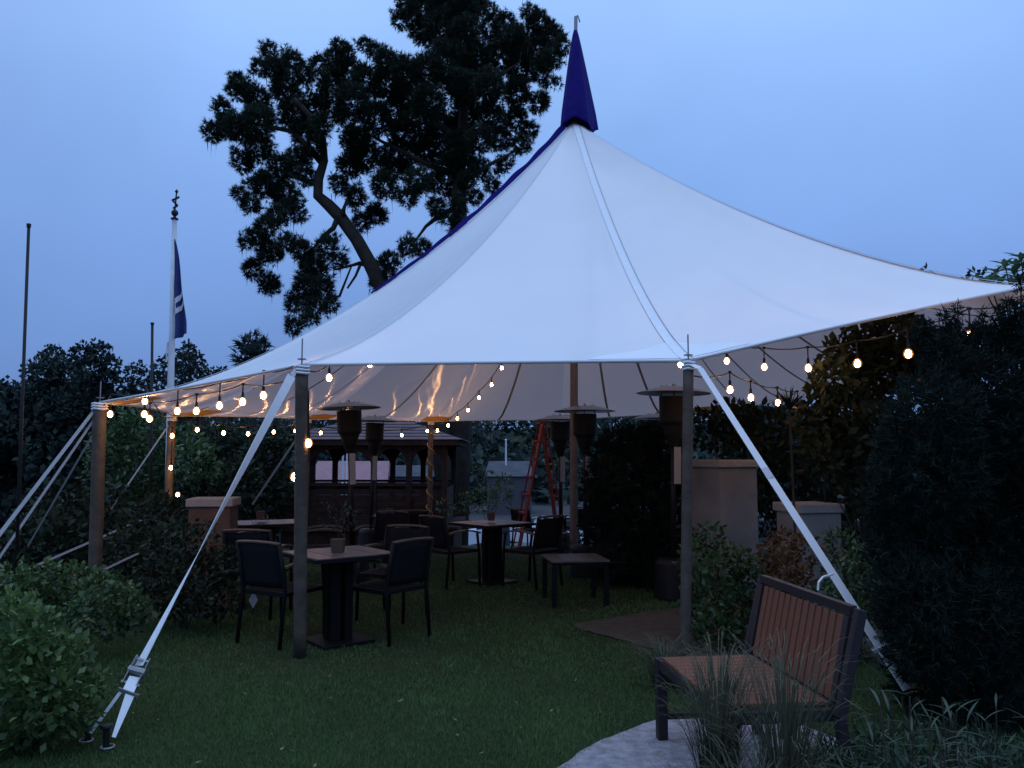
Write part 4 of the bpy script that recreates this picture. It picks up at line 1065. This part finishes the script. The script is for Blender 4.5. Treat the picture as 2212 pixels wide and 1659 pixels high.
# hillside wood: one mass
hb = []
for _ in range(420):
    y = rnd.uniform(125, 290); x = rnd.uniform(-1, .9) * y * .75; r = rnd.uniform(2.6, 5.0); hb.append(((x, y, gz(x, y) + r * .8), (r, r, r * rnd.uniform(1, 1.5))))
for _ in range(90):
    y = rnd.uniform(110, 130); x = rnd.uniform(-1, .9) * y * .75; r = rnd.uniform(2, 3.5); hb.append(((x, y, gz(x, y) + r * .8), (r, r, r * 1.3)))
o = leaves('hillside_wood', hb, .75, 1.6, .6, M_leaf_far); tag(o, 'dark wooded hillside across the harbour', 'wood', kind='stuff')

wb = []
for _ in range(170):
    u = rnd.uniform(-160, 420); v = rnd.uniform(868, 1003); y = rnd.uniform(58, 74); c = at(u, v, y); r = rnd.uniform(.9, 2.0)
    wb.append((tuple(c), (r, r, r)))
for _ in range(60):
    u = rnd.uniform(-160, 420); y = rnd.uniform(60, 70); c = at(u, 1010, y); wb.append(((c.x, y, -3.5 + rnd.uniform(-1.5, 2)), (2, 2, 2.2)))
o = leaves('wooded_bank', wb, 7, .55, .2, M_leaf_far); tag(o, 'dark wooded bank at left below the far trees', 'wood', kind='stuff')
# mid-left greenery beyond the left corner pole
tree('garden_tree', [(300, 930, 60), (250, 960, 55), (350, 960, 55), (290, 1000, 75), (220, 1010, 40), (390, 960, 45), (340, 1040, 60), (420, 1000, 55), (260, 1070, 45), (300, 1110, 60)], 17.5, M_leaf, 'loose green tree behind the left corner pole', dens=120, L=.15, W=.036, ysp=1.2, tr=.12, shell=.25)
tree('garden_tree', [(470, 960, 50), (520, 980, 55), (570, 990, 50), (450, 1030, 55), (520, 1050, 60), (590, 1060, 45), (480, 1100, 60), (560, 1110, 60), (610, 960, 35)], 18.2, M_leafd, 'dark dense tree left of the gazebo under the bulbs', dens=150, L=.16, W=.045, ysp=.9, tr=.12, shell=.25)
def shrub(name, px, Y, m, label, dens=260, L=.06, W=.016, ysp=.3, cat='shrub', kind='leaf', k=8, shell=.45, stems=True, up=.4, group=None):
    bl = pxblobs(px, Y, yspread=ysp); cu = sum(p[0] for p in px) / len(px)
    b = at(cu, 1000, Y); b = Vector((b.x, Y, gz(b.x, Y)))
    e = tag(empty(name, b), label, cat, group); bl = [((c[0] - b.x, c[1] - b.y, c[2] - b.z), r) for c, r in bl]
    if kind == 'leaf': leaves('foliage', bl, dens, L, W, m, e, shell=shell, up=up)
    else: needles('foliage', bl, dens, L, W, m, e, k=k, shell=shell)
    t = MB(); twigs(t, (0, 0, 0.0), bl[:24:2] if len(bl) > 4 else bl[:1], .009); t.build('stem', M_bark, e); return e, bl
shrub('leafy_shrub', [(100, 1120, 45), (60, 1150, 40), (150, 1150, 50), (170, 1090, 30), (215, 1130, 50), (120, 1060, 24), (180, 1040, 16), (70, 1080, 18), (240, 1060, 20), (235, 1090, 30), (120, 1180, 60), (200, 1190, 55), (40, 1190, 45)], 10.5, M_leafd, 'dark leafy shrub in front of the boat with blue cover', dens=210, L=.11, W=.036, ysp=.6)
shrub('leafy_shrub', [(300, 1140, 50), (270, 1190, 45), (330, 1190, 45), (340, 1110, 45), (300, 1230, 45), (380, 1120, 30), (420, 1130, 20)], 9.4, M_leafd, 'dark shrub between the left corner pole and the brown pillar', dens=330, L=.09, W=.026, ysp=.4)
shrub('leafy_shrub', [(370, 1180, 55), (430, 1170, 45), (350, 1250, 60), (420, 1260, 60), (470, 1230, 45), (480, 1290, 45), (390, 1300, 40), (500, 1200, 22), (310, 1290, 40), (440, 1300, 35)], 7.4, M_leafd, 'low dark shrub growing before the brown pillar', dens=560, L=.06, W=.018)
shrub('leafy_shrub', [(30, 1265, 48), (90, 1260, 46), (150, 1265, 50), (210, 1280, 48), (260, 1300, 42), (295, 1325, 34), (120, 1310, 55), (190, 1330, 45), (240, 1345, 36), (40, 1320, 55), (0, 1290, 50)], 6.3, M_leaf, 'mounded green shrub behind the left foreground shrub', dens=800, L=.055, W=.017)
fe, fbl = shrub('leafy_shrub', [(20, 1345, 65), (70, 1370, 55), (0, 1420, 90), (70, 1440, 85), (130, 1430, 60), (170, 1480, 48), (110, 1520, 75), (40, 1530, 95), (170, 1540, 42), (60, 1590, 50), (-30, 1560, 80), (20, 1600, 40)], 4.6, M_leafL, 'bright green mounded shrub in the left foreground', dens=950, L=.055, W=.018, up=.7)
# single large leaves on its face
def leaf_mesh(L, W, m, name='leaf', bend=.15, seg=4):
    mb = MB()
    def f(a, b):
        w_ = W * math.sin(math.pi * min(.98, .06 + a * .94)) ** .8; return Vector(((b - .5) * 2 * w_, L * a, -bend * L * a * a + abs(b - .5) * w_ * .6))
    mb.grid(f, seg, 2); o = mb.build(name, m, smooth=True); me = o.data; bpy.data.objects.remove(o); return me
def scatter_leaves(parent, me, pts, dirs, sc=(.7, 1.3)):
    for p, d in zip(pts, dirs):
        o = bpy.data.objects.new('leaf', me); col.objects.link(o); o.parent = parent; o.location = p
        q_ = Vector(d).to_track_quat('Y', 'Z'); o.rotation_mode = 'QUATERNION'; o.rotation_quaternion = q_; s = rnd.uniform(*sc); o.scale = (s, s, s)
leafA = leaf_mesh(.058, .013, mat('foreground_leaf', (.095, .17, .048), .5, spec=.4, transl=.2, noise=(3, .2, (.14, .23, .07))))
pts, dirs = [], []
for c, r in fbl:
    for _ in range(22):
        a, b = rnd.uniform(-2.9, -.2), rnd.uniform(.0, 1.3); d = Vector((math.cos(a) * math.cos(b), math.sin(a) * math.cos(b), math.sin(b)))
        pts.append(Vector(c) + Vector((d.x * r[0], d.y * r[1], d.z * r[2])) * rnd.uniform(.92, 1.08)); dirs.append(d * .7 + Vector((rnd.uniform(-.8, .8), rnd.uniform(-.8, .3), rnd.uniform(-.2, .6))))
scatter_leaves(fe, leafA, pts, dirs)

# right side -----------------------------------------------------------
shrub('conifer_shrub', [(1300, 980, 25), (1340, 960, 32), (1390, 950, 32), (1430, 960, 35), (1310, 1040, 42), (1370, 1030, 55), (1430, 1040, 48), (1330, 1110, 55), (1400, 1120, 60), (1450, 1130, 40), (1340, 1190, 60), (1410, 1210, 60), (1360, 1260, 45), (1430, 1270, 40), (1300, 1130, 35), (1310, 1220, 30)], 9.9, M_hedge, 'tall black green conifer shrub left of the right front pole', dens=240, L=.12, W=.011, kind='needle', k=9, cat='shrub', ysp=.3)
shrub('leafy_shrub', [(1530, 930, 45), (1590, 920, 50), (1650, 930, 55), (1620, 990, 60), (1700, 960, 60), (1700, 1040, 60), (1760, 1000, 60), (1660, 1070, 40), (1830, 1060, 60), (1850, 1000, 60), (1790, 1120, 50), (1560, 890, 24), (1610, 895, 20), (1860, 1130, 50), (1650, 1120, 40)], 10.6, M_leafd, 'dark tall shrubbery behind the grey pillars', dens=210, L=.11, W=.034, ysp=.5)
shrub('leafy_shrub', [(1530, 1160, 34), (1510, 1210, 45), (1560, 1230, 50), (1600, 1210, 30), (1620, 1260, 45), (1530, 1290, 55), (1590, 1310, 55), (1540, 1360, 45), (1600, 1380, 45), (1500, 1330, 28), (1640, 1330, 40)], 6.9, M_leaf, 'green leafed shrub at the foot of the taller grey pillar', dens=700, L=.055, W=.018)
shrub('leafy_shrub', [(1690, 1180, 36), (1740, 1190, 36), (1700, 1230, 45), (1660, 1200, 22), (1720, 1270, 45), (1680, 1290, 45)], 6.5, M_rust, 'rusty red brown shrub before the shorter grey pillar', dens=750, L=.05, W=.014)
shrub('leafy_shrub', [(1820, 1180, 36), (1860, 1210, 36), (1830, 1250, 45), (1880, 1290, 40), (1840, 1320, 50), (1790, 1300, 45), (1890, 1350, 35), (1800, 1160, 18), (1850, 1390, 40)], 6.3, M_leaf, 'olive green shrub right of the rusty shrub behind the bench', dens=750, L=.05, W=.014)
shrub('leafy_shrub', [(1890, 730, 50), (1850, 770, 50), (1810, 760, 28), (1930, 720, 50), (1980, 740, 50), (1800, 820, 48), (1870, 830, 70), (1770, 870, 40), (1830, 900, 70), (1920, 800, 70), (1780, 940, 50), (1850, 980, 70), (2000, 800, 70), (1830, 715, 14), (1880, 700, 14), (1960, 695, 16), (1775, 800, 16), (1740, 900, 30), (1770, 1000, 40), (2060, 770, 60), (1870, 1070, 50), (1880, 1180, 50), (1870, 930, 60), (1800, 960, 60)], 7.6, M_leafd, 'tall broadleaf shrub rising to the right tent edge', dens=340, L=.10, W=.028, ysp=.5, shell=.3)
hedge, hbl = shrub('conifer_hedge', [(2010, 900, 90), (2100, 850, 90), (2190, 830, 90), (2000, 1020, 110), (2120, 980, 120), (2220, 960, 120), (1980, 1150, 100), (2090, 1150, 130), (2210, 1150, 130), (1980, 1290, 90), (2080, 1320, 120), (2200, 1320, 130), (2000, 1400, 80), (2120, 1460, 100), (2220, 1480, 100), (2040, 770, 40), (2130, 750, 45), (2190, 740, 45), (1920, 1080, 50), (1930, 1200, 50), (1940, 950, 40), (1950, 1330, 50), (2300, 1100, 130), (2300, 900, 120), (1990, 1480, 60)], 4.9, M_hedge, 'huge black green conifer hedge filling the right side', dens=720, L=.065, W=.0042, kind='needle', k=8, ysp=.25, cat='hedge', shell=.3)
# upright sprigs on the hedge top
m = MB(); spr = []
for (u, v0, v1) in ((2006, 690, 760), (2040, 668, 760), (2068, 655, 770), (2062, 700, 770), (2120, 668, 760), (2150, 690, 770), (2178, 640, 740), (2205, 600, 740), (2160, 660, 750), (2100, 700, 770), (2190, 680, 760), (1985, 705, 760)):
    b = at(u + rnd.uniform(-8, 8), v1, 4.9) - hedge.location; t = at(u, v0, 4.9) - hedge.location; m.tube([b, (b + t) / 2 + Vector((.01, 0, 0)), t], [.008, .006, .003], 5)
    for k in range(10): c = b.lerp(t, .25 + .075 * k); spr.append((tuple(c), (.026 * (1.2 - k * .07),) * 3))
m.build('sprig_stem', M_bark, hedge); needles('sprig', spr, 1100, .05, .004, M_hedge, hedge, k=4)

# upper right leafy plant with separate leaves
tr_b = Vector((at(2215, 1000, 6.2).x, 6.2, gz(3.9, 6.2)))
rh = tag(empty('broadleaf_shrub', tr_b), 'paler green large leafed shrub above the tent corner at the upper right edge', 'shrub')
leafB = leaf_mesh(.11, .018, mat('long_leaf', (.07, .13, .055), .45, spec=.5, transl=.2, noise=(3, .2, (.10, .17, .075))), bend=.25)
tips = [(2150, 585), (2170, 570), (2190, 585), (2205, 555), (2215, 575), (2160, 605), (2185, 608), (2200, 600), (2220, 600), (2135, 605), (2175, 622), (2205, 622), (2230, 560), (2240, 590), (2195, 570), (2120, 612), (2150, 618)]
m = MB(); P_, D_2 = [], []
for u, v in tips:
    tpnt = at(u, v, 6.2 + rnd.uniform(-.15, .25)) - tr_b; root = Vector((rnd.uniform(-.1, .1), 0, 1.6)); m.tube([root, root.lerp(tpnt, .6) + Vector((.03, 0, .06)), tpnt], [.012, .008, .004], 5)
    for k in range(11):
        a = k * 2.4; d = Vector((math.cos(a), math.sin(a) * .8, .55 + .3 * math.sin(k))); P_.append(tpnt - Vector((0, 0, .012 * (k % 4)))); D_2.append(d)
m.tube([(0, 0, 0), (0, 0, .9), (0, 0, 1.65)], .03, 8); m.build('stem', M_bark, rh); scatter_leaves(rh, leafB, P_, D_2)

# agave silhouette
ag = at(1705, 880, 7.0); agr = Vector((ag.x, 7.0, gz(ag.x, 7.0)))
age = tag(empty('spiky_agave', agr), 'spiky palm like rosette against the pale canopy right of the strap', 'plant')
leafC = leaf_mesh(.30, .014, M_agave, bend=.03); P_, D_2 = [], []
for k in range(34):
    a = k * 2.39996; el = rnd.uniform(.1, 1.45); P_.append(Vector((0, 0, ag.z - agr.z - .02))); D_2.append(Vector((math.cos(a) * math.cos(el), math.sin(a) * math.cos(el), math.sin(el))))
scatter_leaves(age, leafC, P_, D_2, (.55, .85)); MB().tube([(0, 0, 0), (.02, 0, .7), (0, 0, ag.z - agr.z)], .012, 8).build('stem', M_bark, age)

# ornamental grasses
def blades(name, base, n, H, spread, m, label, lean=(0, 0), wd=.0028, parts=0, cat='ornamental grass'):
    e = tag(empty(name, base), label, cat, 'tufts of ornamental grass round the bench')
    V = []; tone = []
    for _ in range(n):
        a = rnd.uniform(0, 6.283); r0 = rnd.uniform(0, .05) * 1.6; h = H * rnd.uniform(.45, 1.1); out_ = spread * rnd.uniform(.2, 1.2)
        b = Vector((math.cos(a) * r0, math.sin(a) * r0, 0)); dr = Vector((math.cos(a) + lean[0], math.sin(a) + lean[1], 0)); pr = None; seg = 7
        sd = Vector((-math.sin(a), math.cos(a), 0)); arc = rnd.uniform(.6, 1.25)
        for k in range(seg + 1):
            f = k / seg; p = b + dr * out_ * f ** 1.8 + Vector((0, 0, h * math.sin(min(1.35 + arc * .5, f * (1.0 + arc * .75))) )); w_ = wd * (1 - f) ** .6 + .0006
            q_ = (p - sd * w_, p + sd * w_)
            if pr: V += [pr[0], pr[1], q_[1], q_[0]]; tone.append(min(1, max(0, f * .8 + rnd.uniform(-.2, .2))))
            pr = q_
    o = np_mesh('blade_tuft', np.array([tuple(v) for v in V]), 4, m, np.array(tone), e); o['kind'] = 'stuff'; return e
g1 = ground(1500, 1645); blades('grass_tuft', Vector((g1.x, 3.75, .01)), 230, .66, .26, M_reed, 'tall wispy grass tuft in front of the far end of the bench', lean=(.1, 0))
blades('grass_tuft', Vector((at(1545, 1650, 3.55).x, 3.5, .01)), 170, .64, .22, M_reed, 'wispy grass tuft next to the bench front, second from the left')
blades('grass_tuft', Vector((at(1690, 1650, 3.25).x, 3.2, .01)), 260, .76, .28, M_reed, 'tall wispy grass tuft crossing the bench backrest')
blades('grass_tuft', Vector((at(1620, 1650, 3.1).x, 3.05, .01)), 220, .42, .28, M_reed, 'lower grass tuft at the bottom edge before the bench')
blades('grass_tuft', Vector((at(1430, 1420, 5.6).x, 5.55, .01)), 200, .30, .34, M_reed, 'low arching grass tuft at the lawn edge behind the bench leg')
# strap leaved plant, bottom right
sp0 = Vector((at(2040, 1600, 3.3).x, 3.3, gz(1.8, 3.3)))
spe = tag(empty('strap_leaf_plant', sp0), 'low strap leaved dark green plant in the bottom right corner', 'plant')
M_strap = mat('strap_blade', (.016, .034, .017), .5, tone=(.045, .085, .042), spec=.3, transl=.1)
leafD = leaf_mesh(.125, .0058, mat('strap_leaf', (.022, .044, .022), .45, spec=.35, transl=.1, noise=(3, .2, (.026, .046, .026))), bend=.35, seg=6)
P_, D_2 = [], []
m = MB()
for k in range(46):
    u = rnd.uniform(1860, 2235); v = rnd.uniform(1490, 1670); c = at(u, v, 3.2 + rnd.uniform(-.35, .45)) - sp0
    ztop = max(.04, c.z - .02); lx_, ly_ = rnd.uniform(-.06, .06), rnd.uniform(-.06, .06)
    m = MB(); m.tube([(c.x - lx_, c.y - ly_, 0), (c.x - lx_ * .3, c.y - ly_ * .3, ztop * .6), (c.x, c.y, ztop)], .003, 5); m.build('stem', M_bark, spe)
    nl = 6 if k < 45 else 6
    for j in range(6):
        a = j * 2.4 + k; P_.append(Vector((c.x - lx_ * .05 * j, c.y - ly_ * .05 * j, ztop * (1 - .11 * j)))); D_2.append(Vector((math.cos(a), math.sin(a), rnd.uniform(-.1, 1.3))))
scatter_leaves(spe, leafD, P_, D_2, (.6, 1.15))
leaves('undergrowth', [((rnd.uniform(-.36, .65), rnd.uniform(-.40, .55), rnd.uniform(.04, .26)), (.14, .14, .12)) for _ in range(70)], 700, .10, .006, M_strap, spe, shell=.2)
# small plant by the middle table / behind low table
shrub('leafy_shrub', [(1205, 1165, 22), (1180, 1180, 16), (1225, 1185, 18)], 11.2, M_leafd, 'small leafy plant behind the low side table', dens=300, L=.06, W=.014, ysp=.1)
shrub('leafy_shrub', [(1040, 1080, 26), (1000, 1085, 22), (1080, 1075, 22), (960, 1095, 18), (1060, 1040, 20), (1030, 1020, 14), (1090, 1045, 20)], 17.2, M_leafL, 'pale flowering border plant beyond the middle table', dens=120, L=.10, W=.02, ysp=.4)
shrub('leafy_shrub', [(1280, 1150, 28), (1275, 1180, 28), (1268, 1130, 16)], 10.9, M_hedge, 'dark clipped shrub in front of the conifer shrub by the centre pole', dens=400, L=.06, W=.014, ysp=.1)
# small white paddle shaped sign behind near chair leg
sg = ground(546, 1325); e = tag(empty('garden_marker', (sg.x, sg.y, 0)), 'small pale diamond marker on a stake by the near left chair leg', 'marker')
MB().add([(-.045, 0, .13), (0, -.0, .05), (.045, 0, .13), (0, 0, .21), (-.045, .008, .13), (0, .008, .05), (.045, .008, .13), (0, .008, .21)], [(0, 1, 2, 3), (7, 6, 5, 4), (0, 4, 5, 1), (1, 5, 6, 2), (2, 6, 7, 3), (3, 7, 4, 0)]).build('plate', M_whitep, e)
MB().tube([(0, .012, 0), (0, .012, .12)], .005, 5).build('stake', M_dark, e)
